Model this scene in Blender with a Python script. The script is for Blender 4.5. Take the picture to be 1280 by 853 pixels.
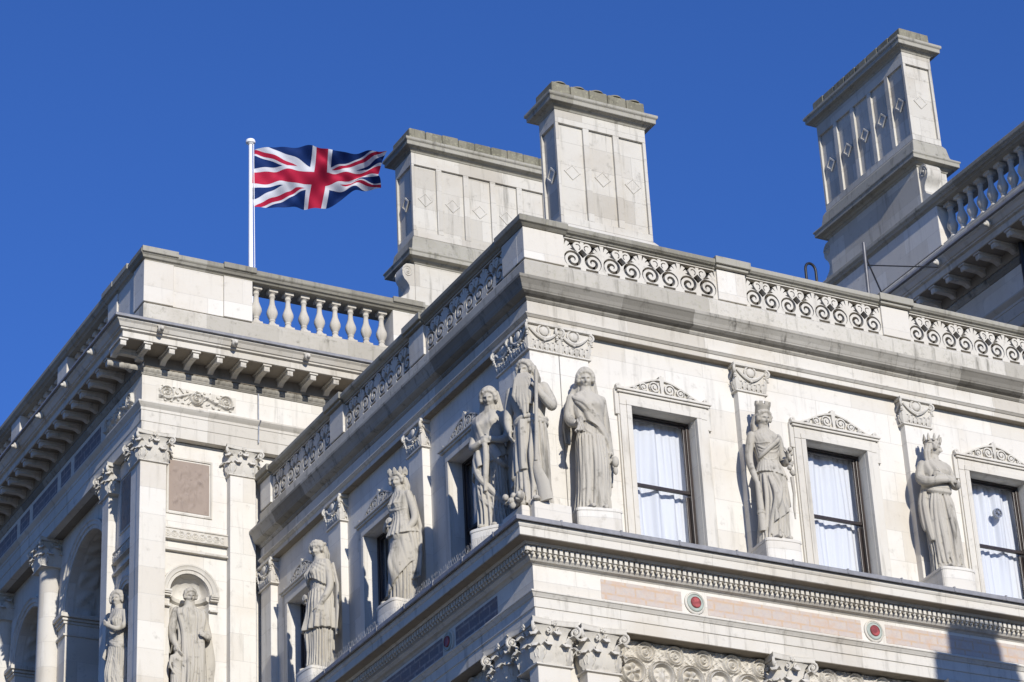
import bpy, bmesh, math, random
import numpy as np
from mathutils import Vector, Matrix
random.seed(7); rng = np.random.RandomState(11)
scene = bpy.context.scene
for o in list(bpy.data.objects): bpy.data.objects.remove(o)
R = math.radians

# ------------------------------------------------------------------ camera, sky, sun, exposure
cam = bpy.data.cameras.new('camera'); camo = bpy.data.objects.new('camera', cam); scene.collection.objects.link(camo)
yaw, pit, rol = R(29.0565), R(27.3659), R(-3.0251)
fw = Vector((math.sin(yaw)*math.cos(pit), math.cos(yaw)*math.cos(pit), math.sin(pit)))
rt = Vector((math.cos(yaw), -math.sin(yaw), 0)); up = rt.cross(fw)
r2 = rt*math.cos(rol) + up*math.sin(rol); u2 = up*math.cos(rol) - rt*math.sin(rol)
M = Matrix((r2, u2, -fw)).transposed().to_4x4(); M.translation = Vector((-15.64, -27.92, 1.6))
camo.matrix_world = M
cam.sensor_width = 36; cam.sensor_fit = 'HORIZONTAL'; cam.lens = 36*3381.3/1280
cam.clip_end = 20000; cam.clip_start = 0.1
scene.camera = camo

SUN_AZ, SUN_EL = R(7.2), R(20.4)           # sun stands behind the viewer, a little to the left of the front's normal
w = bpy.data.worlds.new('World'); scene.world = w; w.use_nodes = True
nt = w.node_tree; nt.nodes.clear()
sky = nt.nodes.new('ShaderNodeTexSky'); sky.sky_type = 'NISHITA'; sky.sun_disc = False
sky.sun_elevation = SUN_EL; sky.sun_rotation = math.pi + SUN_AZ
sky.air_density = 1.0; sky.dust_density = 0.1; sky.ozone_density = 3.0; sky.altitude = 0
bg = nt.nodes.new('ShaderNodeBackground'); bg.inputs['Strength'].default_value = 0.087
wo = nt.nodes.new('ShaderNodeOutputWorld')
hs = nt.nodes.new('ShaderNodeMix'); hs.data_type = 'RGBA'; hs.blend_type = 'MULTIPLY'; hs.inputs[0].default_value = 1; hs.inputs[7].default_value = (.50, .865, 1.68, 1)   # clear polarised winter blue
nt.links.new(sky.outputs[0], hs.inputs[6]); nt.links.new(hs.outputs[2], bg.inputs[0]); nt.links.new(bg.outputs[0], wo.inputs[0])
sl = bpy.data.lights.new('sun', 'SUN'); sl.energy = 4.9; sl.angle = R(0.5); sl.color = (1.0, 0.955, 0.885)
so = bpy.data.objects.new('sun', sl); scene.collection.objects.link(so)
d = Vector((math.sin(SUN_AZ)*math.cos(SUN_EL), math.cos(SUN_AZ)*math.cos(SUN_EL), -math.sin(SUN_EL)))
so.rotation_euler = d.to_track_quat('-Z', 'Y').to_euler(); so.location = (-10, -60, 40)
scene.view_settings.view_transform = 'Standard'; scene.view_settings.look = 'None'
scene.view_settings.exposure = 0.0; scene.view_settings.gamma = 1.0
try: scene.view_settings.use_curve_mapping = False
except Exception: pass
scene.render.engine = 'CYCLES'
scene.cycles.max_bounces = 6; scene.cycles.diffuse_bounces = 3; scene.cycles.transparent_max_bounces = 8

# ------------------------------------------------------------------ mesh builder
class MB:
    def __init__(s): s.v = []; s.f = []
    def add(s, verts, faces):
        n = len(s.v); s.v.extend([tuple(map(float, p)) for p in verts]); s.f.extend([tuple(i+n for i in f) for f in faces]); return s
    def box(s, x0, x1, y0, y1, z0, z1):
        return s.add([(x0,y0,z0),(x1,y0,z0),(x1,y1,z0),(x0,y1,z0),(x0,y0,z1),(x1,y0,z1),(x1,y1,z1),(x0,y1,z1)],
                     [(0,3,2,1),(4,5,6,7),(0,1,5,4),(1,2,6,5),(2,3,7,6),(3,0,4,7)])
    def quad(s, a, b, c, d): return s.add([a,b,c,d], [(0,1,2,3)])
    def loft(s, rings, caps=True, closed=True):
        n = len(rings[0]); vs = [p for r in rings for p in r]; fs = []
        for i in range(len(rings)-1):
            for j in range(n if closed else n-1):
                k = (j+1) % n
                fs.append((i*n+j, i*n+k, (i+1)*n+k, (i+1)*n+j))
        if caps and closed:
            fs.append(tuple(range(n-1, -1, -1))); fs.append(tuple((len(rings)-1)*n+j for j in range(n)))
        return s.add(vs, fs)
    def grid(s, P):
        return s.loft(P, caps=False, closed=False)
    def lathe(s, prof, c=(0,0,0), n=14):
        rings = []
        for r, z in prof:
            rings.append([(c[0]+r*math.cos(2*math.pi*k/n), c[1]+r*math.sin(2*math.pi*k/n), c[2]+z) for k in range(n)])
        return s.loft(rings)
    def tube(s, pts, rad, n=8, flat=1.0, upv=None):
        P = [Vector(p) for p in pts]
        if not hasattr(rad, '__len__'): rad = [rad]*len(P)
        rings = []; prev = None
        for i, p in enumerate(P):
            t = (P[min(i+1, len(P)-1)] - P[max(i-1, 0)])
            t = t.normalized() if t.length > 1e-9 else Vector((0,0,1))
            if prev is None:
                ref = Vector(upv) if upv is not None else (Vector((0,0,1)) if abs(t.z) < .9 else Vector((0,1,0)))
            else: ref = prev
            b = ref - t*ref.dot(t)
            if b.length < 1e-6: b = t.orthogonal()
            b.normalize(); prev = b; a = t.cross(b)
            rings.append([p + a*(rad[i]*math.cos(2*math.pi*k/n)) + b*(rad[i]*flat*math.sin(2*math.pi*k/n)) for k in range(n)])
        return s.loft(rings)
    def ball(s, c, r, n=12, m=8):
        if not hasattr(r, '__len__'): r = (r, r, r)
        rings = []
        for i in range(m+1):
            ph = -math.pi/2 + math.pi*min(max(i, .04), m-.04)/m
            rings.append([(c[0]+r[0]*math.cos(ph)*math.cos(2*math.pi*k/n), c[1]+r[1]*math.cos(ph)*math.sin(2*math.pi*k/n), c[2]+r[2]*math.sin(ph)) for k in range(n)])
        return s.loft(rings)
    def sweep(s, path, prof, closed_path=False):
        """profile loop of (outward, z) carried along a plan path; outward is to the right of travel"""
        P = [Vector((p[0], p[1])) for p in path]; n = len(P); rings = []
        for i in range(n):
            ds = []
            if closed_path or i > 0: ds.append((P[i]-P[i-1]).normalized())
            if closed_path or i < n-1: ds.append((P[(i+1) % n]-P[i]).normalized())
            ns = [Vector((q.y, -q.x)) for q in ds]
            off = ns[0] if len(ns) == 1 else (ns[0]+ns[1])/(1+ns[0].dot(ns[1]))
            rings.append([(P[i].x+off.x*o, P[i].y+off.y*o, z) for o, z in prof])
        if closed_path:
            rings.append(rings[0]); return s.loft(rings, caps=False)
        return s.loft(rings)
    def prism(s, poly, y0, y1):
        """polygon in x,z extruded along y"""
        return s.loft([[(x, y0, z) for x, z in poly], [(x, y1, z) for x, z in poly]])
    def xform(s, Mx):
        s.v = [tuple(Mx @ Vector(p)) for p in s.v]; return s
    def merge(s, other, Mx=None):
        vs = other.v if Mx is None else [tuple(Mx @ Vector(p)) for p in other.v]
        return s.add(vs, other.f)
    def mesh(s, name, smooth=None):
        me = bpy.data.meshes.new(name); me.from_pydata(s.v, [], s.f); me.update()
        bm = bmesh.new(); bm.from_mesh(me); bmesh.ops.recalc_face_normals(bm, faces=bm.faces); bm.to_mesh(me); bm.free()
        if smooth is not None:
            me.shade_smooth(); me.set_sharp_from_angle(angle=R(smooth))
        return me

WORLD = {}
def root(name, label, cat, loc, rotz=0, group=None, kind=None):
    o = bpy.data.objects.new(name, None); scene.collection.objects.link(o); o.empty_display_size = .3
    o.location = loc; o.rotation_euler = (0, 0, rotz); WORLD[o.name] = Vector(loc)
    o['label'] = label; o['category'] = cat
    if group: o['group'] = group
    if kind: o['kind'] = kind
    return o
def obj(name, data, mat, parent=None, at=None, rot=0, smooth=None, bevel=0, local=False, **props):
    """one mesh object; vertices are in world space unless `at` gives the origin (local: relative to the parent)"""
    me = data.mesh(name, smooth) if isinstance(data, MB) else data
    if isinstance(data, MB): me.materials.append(mat)
    o = bpy.data.objects.new(name, me); scene.collection.objects.link(o)
    base = WORLD[parent.name] if parent else Vector((0,0,0))
    p = Vector(at) if at is not None else Vector((0,0,0))
    if local: base = Vector((0,0,0))
    o.location = p - base; o.rotation_euler = (0, 0, rot); WORLD[o.name] = p
    if parent: o.parent = parent
    if bevel:
        b = o.modifiers.new('bevel', 'BEVEL'); b.width = bevel; b.segments = 2; b.limit_method = 'ANGLE'; b.angle_limit = R(40)
    for k, v in props.items(): o[k] = v
    return o
def tag(o, label, cat, group=None, kind=None):
    o['label'] = label; o['category'] = cat
    if group: o['group'] = group
    if kind: o['kind'] = kind
    return o

# ------------------------------------------------------------------ materials
class NT:
    def __init__(s, name):
        s.m = bpy.data.materials.new(name); s.m.use_nodes = True; s.t = s.m.node_tree
        s.b = s.t.nodes['Principled BSDF']; s.out = s.t.nodes['Material Output']
    def n(s, typ, **kw):
        x = s.t.nodes.new('ShaderNode'+typ)
        for k, v in kw.items(): setattr(x, k, v)
        return x
    def L(s, a, b): s.t.links.new(a, b)
    def val(s, inp, v):
        if isinstance(v, bpy.types.NodeSocket): s.L(v, inp)
        else: inp.default_value = v
    def math(s, op, a, b=0.0, c=None):
        x = s.n('Math', operation=op); s.val(x.inputs[0], a); s.val(x.inputs[1], b)
        if c is not None: s.val(x.inputs[2], c)
        return x.outputs[0]
    def mix(s, f, a, b, mode='MIX'):
        x = s.n('Mix', data_type='RGBA', blend_type=mode); s.val(x.inputs[0], f); s.val(x.inputs[6], a); s.val(x.inputs[7], b); return x.outputs[2]
    def pos(s):
        g = s.n('NewGeometry'); sp = s.n('SeparateXYZ'); s.L(g.outputs['Position'], sp.inputs[0]); return g.outputs['Position'], sp.outputs
    def vec(s, x, y, z):
        c = s.n('CombineXYZ'); s.val(c.inputs[0], x); s.val(c.inputs[1], y); s.val(c.inputs[2], z); return c.outputs[0]
    def noise(s, v, scale, detail=5, rough=.6):
        x = s.n('TexNoise'); s.L(v, x.inputs['Vector']); x.inputs['Scale'].default_value = scale; x.inputs['Detail'].default_value = detail; x.inputs['Roughness'].default_value = rough; return x.outputs['Fac']
    def ramp(s, f, lo, hi, a=0.0, b=1.0):
        x = s.n('MapRange'); s.val(x.inputs[0], f); x.inputs[1].default_value = lo; x.inputs[2].default_value = hi; x.inputs[3].default_value = a; x.inputs[4].default_value = b; x.interpolation_type = 'SMOOTHSTEP'; return x.outputs[0]
    def bump(s, h, strength=.3, dist=.01, normal=None):
        x = s.n('Bump'); x.inputs['Strength'].default_value = strength; x.inputs['Distance'].default_value = dist; s.L(h, x.inputs['Height'])
        if normal is not None: s.L(normal, x.inputs['Normal'])
        return x.outputs[0]
def rgb(r, g, b): return (r, g, b, 1)

def stone(name, base, tint, dark, joints=True, dirt=.25, streak=.25, blocks=0., course=(.95, .36), rough=.85, lichen=0.):
    m = NT(name); p, xyz = m.pos()
    gn = m.n('NewGeometry'); sn = m.n('SeparateXYZ'); m.L(gn.outputs['True Normal'], sn.inputs[0])
    side = m.math('GREATER_THAN', m.math('ABSOLUTE', sn.outputs[0]), m.math('ABSOLUTE', sn.outputs[1]))
    u = m.math('ADD', m.math('MULTIPLY', xyz[0], m.math('SUBTRACT', 1.0, side)), m.math('MULTIPLY', xyz[1], side))
    n1 = m.noise(p, .9, 6, .62); n2 = m.noise(p, 7, 6, .65); n3 = m.noise(p, 45, 4, .6)
    col = m.mix(m.ramp(n1, .45, .72, 0, .55), rgb(*base), rgb(*tint))
    sv = m.vec(m.math('MULTIPLY', xyz[0], 5), m.math('MULTIPLY', xyz[1], 5), m.math('MULTIPLY', xyz[2], .55))
    st = m.noise(sv, 1.3, 6, .65)
    col = m.mix(m.ramp(st, .52, .78, 0, streak), col, rgb(*dark))
    col = m.mix(m.ramp(n2, .55, .8, 0, dirt), col, rgb(*dark))
    h = m.math('MULTIPLY', n3, .35)
    h = m.math('ADD', h, m.math('MULTIPLY', n2, .5))
    if joints or blocks:
        br = m.n('TexBrick'); m.L(m.vec(u, xyz[2], 0), br.inputs['Vector'])
        br.inputs['Scale'].default_value = 1; br.inputs['Brick Width'].default_value = course[0]; br.inputs['Row Height'].default_value = course[1]
        br.inputs['Mortar Size'].default_value = .0045; br.inputs['Mortar Smooth'].default_value = .3; br.inputs['Bias'].default_value = 0
        br.inputs['Color1'].default_value = rgb(0,0,0); br.inputs['Color2'].default_value = rgb(1,1,1); br.inputs['Mortar'].default_value = rgb(.5,.5,.5)
        bw = m.n('RGBToBW'); m.L(br.outputs['Color'], bw.inputs[0])
        if blocks: col = m.mix(m.math('MULTIPLY', m.ramp(bw.outputs[0], .45, .8), blocks), col, rgb(*dark))
        col = m.mix(m.math('MULTIPLY', m.ramp(bw.outputs[0], .35, 1.), .42), col, rgb(*[c*.82 for c in tint]))
        if joints:
            col = m.mix(m.math('MULTIPLY', br.outputs['Fac'], .24), col, rgb(*[c*.6 for c in dark]))
            h = m.math('SUBTRACT', h, m.math('MULTIPLY', br.outputs['Fac'], .5))
    if lichen: col = m.mix(m.ramp(m.noise(p, 18, 5, .7), .52, .66, 0, lichen), col, rgb(.30,.29,.20))
    m.L(col, m.b.inputs['Base Color']); m.b.inputs['Roughness'].default_value = rough; m.b.inputs['Specular IOR Level'].default_value = .25
    m.L(m.bump(h, .45, .012), m.b.inputs['Normal'])
    return m.m
def plain(name, c, rough=.6, metal=0., bump=0., spec=.4, var=.12):
    m = NT(name); p, xyz = m.pos(); n = m.noise(p, 9, 5, .6)
    m.L(m.mix(m.ramp(n, .35, .7, 0, 1), rgb(*[k*(1-var) for k in c]), rgb(*[min(1, k*(1+var)) for k in c])), m.b.inputs['Base Color'])
    m.b.inputs['Roughness'].default_value = rough; m.b.inputs['Metallic'].default_value = metal; m.b.inputs['Specular IOR Level'].default_value = spec
    if bump: m.L(m.bump(m.noise(p, 30, 4, .6), bump, .01), m.b.inputs['Normal'])
    return m.m

STONE = stone('portland_ashlar', (.64,.612,.55), (.55,.49,.395), (.24,.225,.19), True, .46, .46, 0, (1.25, .46))
CARVED = stone('carved_portland', (.55,.52,.455), (.46,.41,.325), (.17,.155,.125), False, .7, .45)
TRIM = stone('moulded_portland', (.58,.55,.485), (.49,.435,.345), (.18,.165,.135), True, .52, .7, .16, (1.25, 9.0))
COPE = stone('weathered_coping', (.34,.322,.272), (.26,.24,.19), (.06,.056,.043), True, .75, .85, .35, (1.35, 9.0), lichen=.5)
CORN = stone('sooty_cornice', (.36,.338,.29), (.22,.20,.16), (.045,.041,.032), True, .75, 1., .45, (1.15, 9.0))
CHIM = stone('chimney_portland', (.53,.505,.445), (.44,.395,.32), (.15,.14,.115), True, .55, .75, .12, (.9, .42))
STAT = stone('statue_stone', (.43,.40,.34), (.34,.305,.245), (.06,.055,.042), False, .95, 1.)
UNDERST = stone('dark_underside_stone', (.27,.235,.185), (.20,.17,.13), (.07,.06,.046), False, .6, .4)  # darker, browner stone laid only on the soffit strips
GRIMY = stone('grimy_plinth_stone', (.52,.49,.425), (.40,.365,.30), (.10,.095,.075), True, .95, 1., .25, (1.3, 9.0), lichen=.35)
CREST = stone('lichened_chimney_stone', (.215,.20,.15), (.15,.14,.095), (.04,.037,.027), True, .85, .9, .2, (.36, 9.0), lichen=.7)
LEAD = plain('weathered_lead', (.235,.235,.245), .6, .15, .2)
PINKST = None
def inlay(name, a, b, c):
    m = NT(name); p, xyz = m.pos(); u = m.math('ADD', xyz[0], xyz[1])
    br = m.n('TexBrick'); m.L(m.vec(u, m.math('ADD', xyz[2], .02), 0), br.inputs['Vector'])
    br.inputs['Scale'].default_value = 1; br.inputs['Brick Width'].default_value = .30; br.inputs['Row Height'].default_value = .135; br.inputs['Mortar Size'].default_value = .026
    br.inputs['Color1'].default_value = rgb(*a); br.inputs['Color2'].default_value = rgb(*b); br.inputs['Mortar'].default_value = rgb(*c); br.inputs['Mortar Smooth'].default_value = 1
    n = m.noise(p, 14, 5, .7)
    col = m.mix(m.ramp(n, .42, .62, 0, .75), br.outputs['Color'], rgb(*[q*w_ for q, w_ in zip(a, (.86,.88,.97))]))
    col = m.mix(m.ramp(m.noise(p, 5, 4, .6), .48, .66, 0, .6), col, rgb(*[q*w_ for q, w_ in zip(a, (.98,.80,.66))]))
    m.L(m.mix(m.ramp(m.noise(p, 70, 3, .6), .5, .7, 0, .35), col, rgb(*c)), m.b.inputs['Base Color'])
    m.b.inputs['Roughness'].default_value = .55
    return m.m
PINK = inlay('pink_mosaic_inlay', (.49,.42,.355), (.45,.395,.345), (.47,.33,.21))
DARKINL = inlay('dark_porphyry_inlay', (.17,.13,.125), (.11,.09,.095), (.36,.31,.26))
GRAN = stone('pinkish_panel_stone', (.31,.25,.205), (.26,.205,.165), (.15,.118,.098), False, .8, .5)
RED = plain('red_marble', (.33,.075,.07), .4, 0, 0, .4, .45)
GREENISH = plain('pale_green_marble', (.36,.40,.35), .4)
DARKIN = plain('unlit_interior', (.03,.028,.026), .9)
BACK = plain('dark_backing_stone', (.055,.046,.038), .9, 0, .3)  # near-black colour behind the fretwork and on the loggia's back wall
WOOD = plain('dark_brown_paint', (.035,.026,.022), .35, 0, 0, .5)
IRON = plain('black_iron', (.025,.026,.028), .45, .3)
GALV = plain('galvanised_steel', (.35,.36,.38), .4, .7)
WHITE = plain('white_gloss_paint', (.80,.80,.80), .3, 0, 0, .5, .03)
TERRA = plain('terracotta', (.42,.20,.10), .8)
BRASS = plain('dull_gold', (.35,.30,.22), .4, .6)
def glass():
    m = NT('window_glass'); t = m.t; t.nodes.remove(m.b)
    tr = m.n('BsdfTransparent'); tr.inputs[0].default_value = rgb(.95,.965,.97); gl = m.n('BsdfGlossy'); gl.inputs['Roughness'].default_value = .02; gl.inputs[0].default_value = rgb(.9,.95,1)
    lw = m.n('LayerWeight'); lw.inputs[0].default_value = .5
    p, xyz = m.pos(); bp = m.bump(m.noise(p, 1.6, 2, .5), .12, .02); m.L(bp, gl.inputs['Normal'])
    mx = m.n('MixShader'); m.L(m.math('ADD', m.math('MULTIPLY', m.math('POWER', lw.outputs['Facing'], 3.0), .6), .06), mx.inputs[0]); m.L(tr.outputs[0], mx.inputs[1]); m.L(gl.outputs[0], mx.inputs[2]); m.L(mx.outputs[0], m.out.inputs[0])
    return m.m
GLASS = glass()
def curtain_mat():
    m = NT('net_curtain'); m.b.inputs['Base Color'].default_value = rgb(.86,.86,.88); m.b.inputs['Roughness'].default_value = .9
    tl = m.n('BsdfTranslucent'); tl.inputs[0].default_value = rgb(.75,.76,.80); mx = m.n('MixShader'); mx.inputs[0].default_value = .25
    m.L(m.b.outputs[0], mx.inputs[1]); m.L(tl.outputs[0], mx.inputs[2]); m.L(mx.outputs[0], m.out.inputs[0]); return m.m
CURT = curtain_mat()
def flag_mat():
    m = NT('flag_cloth'); tc = m.n('TexCoord'); sp = m.n('SeparateXYZ'); m.L(tc.outputs['UV'], sp.inputs[0])
    x = m.math('MULTIPLY', m.math('SUBTRACT', sp.outputs[0], .5), 2.0); y = m.math('SUBTRACT', sp.outputs[1], .5)
    ax = m.math('ABSOLUTE', x); ay = m.math('ABSOLUTE', y); k = 1/math.sqrt(1.25)
    d1 = m.math('MULTIPLY', m.math('SUBTRACT', y, m.math('MULTIPLY', x, .5)), k)      # rising diagonal
    d2 = m.math('MULTIPLY', m.math('ADD', y, m.math('MULTIPLY', x, .5)), k)           # falling diagonal
    lt = lambda a, b: m.math('LESS_THAN', a, b)
    OR = lambda a, b: m.math('MAXIMUM', a, b); AND = lambda a, b: m.math('MULTIPLY', a, b); NOT = lambda a: m.math('SUBTRACT', 1.0, a)
    white = OR(lt(m.math('ABSOLUTE', d1), .1), lt(m.math('ABSOLUTE', d2), .1))
    # counterchanged red saltire: hoist side has white uppermost
    hoist = lt(x, 0.0)
    def band(dd, up): return AND(lt(m.math('MULTIPLY', dd, up), .0667), lt(m.math('MULTIPLY', dd, -up), 0.0))
    def red(dd, s_h): 
        a = AND(hoist, band(dd, s_h)); b = AND(NOT(hoist), band(dd, -s_h)); return OR(a, b)
    reds = OR(red(d1, -1.0), red(d2, -1.0))
    wc = OR(lt(ax, .1667), lt(ay, .1667)); rc = OR(lt(ax, .1), lt(ay, .1))
    blue = rgb(.008,.03,.13); wh = rgb(.72,.72,.74); rd = rgb(.50,.018,.055)
    c = m.mix(white, blue, wh); c = m.mix(reds, c, rd); c = m.mix(wc, c, wh); c = m.mix(rc, c, rd)
    m.L(c, m.b.inputs['Base Color']); m.b.inputs['Roughness'].default_value = .75; m.b.inputs['Specular IOR Level'].default_value = .2
    tl = m.n('BsdfTranslucent'); m.L(c, tl.inputs[0]); mx = m.n('MixShader'); mx.inputs[0].default_value = .25
    m.L(m.b.outputs[0], mx.inputs[1]); m.L(tl.outputs[0], mx.inputs[2]); m.L(mx.outputs[0], m.out.inputs[0]); return m.m
FLAG = flag_mat()

# ------------------------------------------------------------------ pattern tools
def field_mesh(f, x0, x1, z0, z1, nx, nz, t):
    """the solid where f(x,z) > 0, cut out of a slab of thickness t (front at y = -t, back at y = 0)"""
    xs = np.linspace(x0, x1, nx); zs = np.linspace(z0, z1, nz); F = f(*np.meshgrid(xs, zs, indexing='ij'))
    F = np.where(np.abs(F) < 1e-6, 1e-6, F)
    mb = MB(); idx = {}
    def vid(key, x, z):
        if key not in idx:
            idx[key] = len(mb.v); mb.v.append((x, -t, z)); mb.v.append((x, 0., z))
        return idx[key]
    for i in range(nx-1):
        for j in range(nz-1):
            cs = [(i,j),(i+1,j),(i+1,j+1),(i,j+1)]; vals = [F[c] for c in cs]
            if max(vals) <= 0: continue
            poly = []
            for k in range(4):
                a, b = cs[k], cs[(k+1) % 4]; va, vb = vals[k], vals[(k+1) % 4]
                if va > 0: poly.append((vid(a, xs[a[0]], zs[a[1]]), 0))
                if (va > 0) != (vb > 0):
                    q = va/(va-vb); key = (min(a,b), max(a,b))
                    poly.append((vid(key, xs[a[0]]+(xs[b[0]]-xs[a[0]])*q, zs[a[1]]+(zs[b[1]]-zs[a[1]])*q), 1 if va > 0 else 2))
            ids = [p[0] for p in poly]
            mb.f.append(tuple(ids)); mb.f.append(tuple(i+1 for i in reversed(ids)))
            for k in range(len(poly)):
                a, b = poly[k], poly[(k+1) % len(poly)]
                if a[1] == 1 and b[1] == 2: mb.f.append((a[0], a[0]+1, b[0]+1, b[0]))
            # slab borders
            for (ka, kb, on) in ((0,1,j==0),(1,2,i==nx-2),(2,3,j==nz-2),(3,0,i==0)):
                if on and vals[ka] > 0 and vals[kb] > 0:
                    a = idx[cs[ka]]; b = idx[cs[kb]]; mb.f.append((a, a+1, b+1, b))
    return mb
def spiral(x, z, cx, cz, r, pitch, hand=1, fill=.55, ph=0.):
    """positive on the raised band of a volute"""
    dx, dz = (x-cx)*hand, z-cz; rr = np.hypot(dx, dz); th = np.arctan2(dz, dx)
    fr = (rr/pitch - th/(2*np.pi) + ph) % 1.0
    band = (fill/2 - np.abs(fr-.5))*pitch
    return np.where(rr > r, -1.*(rr-r), np.maximum(band, pitch*.45-rr))
def relief(f, x0, x1, z0, z1, nx, nz, depth):
    xs = np.linspace(x0, x1, nx); zs = np.linspace(z0, z1, nz); X, Z = np.meshgrid(xs, zs, indexing='ij'); F = np.clip(f(X, Z), 0, 1)
    F[0,:] = F[-1,:] = 0; F[:,0] = F[:,-1] = 0
    return MB().grid([[(xs[i], -depth*F[i,j], zs[j]) for j in range(nz)] for i in range(nx)])
def scroll_h(X, Z, centres, r, hand0=1):
    H = np.zeros_like(X); h = hand0
    for cx, cz in centres:
        dx, dz = (X-cx)*h, Z-cz; rr = np.hypot(dx, dz); th = np.arctan2(dz, dx)
        s = .5+.5*np.cos(2*np.pi*(rr/(r*.42) - th/(2*np.pi)))
        fl = np.exp(-(rr/(r*.28))**2)*(.75+.25*np.cos(5*th))
        H = np.maximum(H, np.where(rr < r, np.maximum(s*.8, fl), 0)); h = -h
        H = np.maximum(H, .8*np.exp(-((rr-r*.98)/(r*.10))**2))
    return H
def leafy(X, Z, k=38):
    return .5+.25*np.sin(k*X+3*np.sin(k*.31*Z+1.3))+.25*np.sin(k*.9*Z+2.5*np.sin(k*.37*X))

# ------------------------------------------------------------------ capitals (square plan, origin at the neck centre)
def volute(mb, c, dirv, r, w, turns=1.6):
    """a rolled volute whose disc plane holds the vertical and dirv"""
    dv = Vector(dirv).normalized(); c = Vector(c); side = dv.cross(Vector((0,0,1)))
    pts = []; rad = []
    for k in range(22):
        t = k/21; a = math.pi*.5 - t*turns*2*math.pi; q = r*(1-.80*t)
        pts.append(c + dv*(q*math.cos(a)) + Vector((0,0,1))*(q*math.sin(a))); rad.append(w*(1-.35*t))
    mb.tube(pts, rad, 6, 1.0)
    mb.ball(c, r*.34, 8, 6)
def leaf(mb, base, outv, h, wd, curl, n=8):
    """acanthus leaf: rises against the bell, its tip rolls out and down"""
    o = Vector(outv).normalized(); s = Vector((0,0,1)).cross(o); b = Vector(base)
    rings = []
    for i in range(n+1):
        t = i/n
        if t < .72: z = h*t/.72*.96; out = .012+.62*t*curl
        else:
            a = (t-.72)/.28*math.pi*1.05; z = h*.96 + curl*.55*math.sin(a)*.9; out = .012+.62*.72*curl + curl*(1-math.cos(a))*.62
        wdt = wd*(.62+.5*math.sin(math.pi*min(1, t*1.1))**.8)*(1+.16*math.cos(t*21))*(1-.45*max(0, t-.72)/.28)
        p = b + Vector((0,0,1))*z + o*out
        th = .014+.012*math.sin(math.pi*t)
        row = []
        for q in (-1, -.55, 0, .55, 1): row.append(p + s*(q*wdt/2) + o*(th*(1.25 if q == 0 else (.55 if abs(q) > .9 else .8))))
        for q in (1, 0, -1): row.append(p + s*(q*wdt/2) - o*(.012))
        rings.append(row)
    mb.loft(rings)
def corinthian(a, h):
    """a = half width of the shaft"""
    mb = MB(); S = [(1,0),(0,1),(-1,0),(0,-1)]
    sq = lambda r, z: [(r*x, r*y, z) for x, y in ((-1,-1),(1,-1),(1,1),(-1,1))]
    mb.loft([sq(a*.93,0), sq(a*.86,h*.3), sq(a*.84,h*.6), sq(a*.95,h*.78), sq(a*1.10,h*.87)])
    mb.loft([sq(a*1.0,-h*.07), sq(a*1.09,-h*.05), sq(a*1.09,-h*.015), sq(a*1.0,h*.01)])
    A = a*1.36                                                       # concave abacus
    ring = []
    for i, (x, y) in enumerate(((-1,-1),(1,-1),(1,1),(-1,1))):
        x2, y2 = ((1,-1),(1,1),(-1,1),(-1,-1))[i]
        for t in (0, .06, .25, .5, .75, .94):
            px, py = x+(x2-x)*t, y+(y2-y)*t; q = 1-.15*math.sin(math.pi*t)**.8
            ring.append((A*px*q if abs(px) == 1 else A*px, A*py*q if abs(py) == 1 else A*py))
    mb.loft([[(x*.97, y*.97, h*.88) for x, y in ring], [(x, y, h*.91) for x, y in ring], [(x*.98, y*.98, h*.955) for x, y in ring], [(x*1.02, y*1.02, h) for x, y in ring]])
    for ox, oy in S:
        tx, ty = -oy, ox
        for q in (-.52, .52): leaf(mb, (ox*a*.93+tx*a*q, oy*a*.93+ty*a*q, 0), (ox,oy,0), h*.36, a*.86, h*.15)
        leaf(mb, (ox*a*.92, oy*a*.92, 0), (ox,oy,0), h*.62, a*.80, h*.17)
        [mb.ball((ox*a*1.17+tx*.026*math.cos(q), oy*a*1.17+ty*.026*math.cos(q), h*.93+.026*math.sin(q)), .019, 7, 5) for q in np.arange(5)*2*math.pi/5]; mb.ball((ox*a*1.19, oy*a*1.19, h*.93), .016, 7, 5)
        for q in (-1, 1):                                              # little inner helices
            volute(mb, (ox*a*1.1+tx*a*.3*q, oy*a*1.1+ty*a*.3*q, h*.76), (tx*q*-1, ty*q*-1, 0), h*.075, h*.022, 1.2)
    for x in (-1, 1):
        for y in (-1, 1):
            leaf(mb, (x*a*.80, y*a*.80, 0), (x,y,0), h*.60, a*.85, h*.19); leaf(mb, (x*a*.86, y*a*.86, 0), (x,y,0), h*.34, a*.7, h*.14)
            volute(mb, (x*a*1.22, y*a*1.22, h*.76), (x,y,0), h*.13, h*.035)
    return mb
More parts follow.
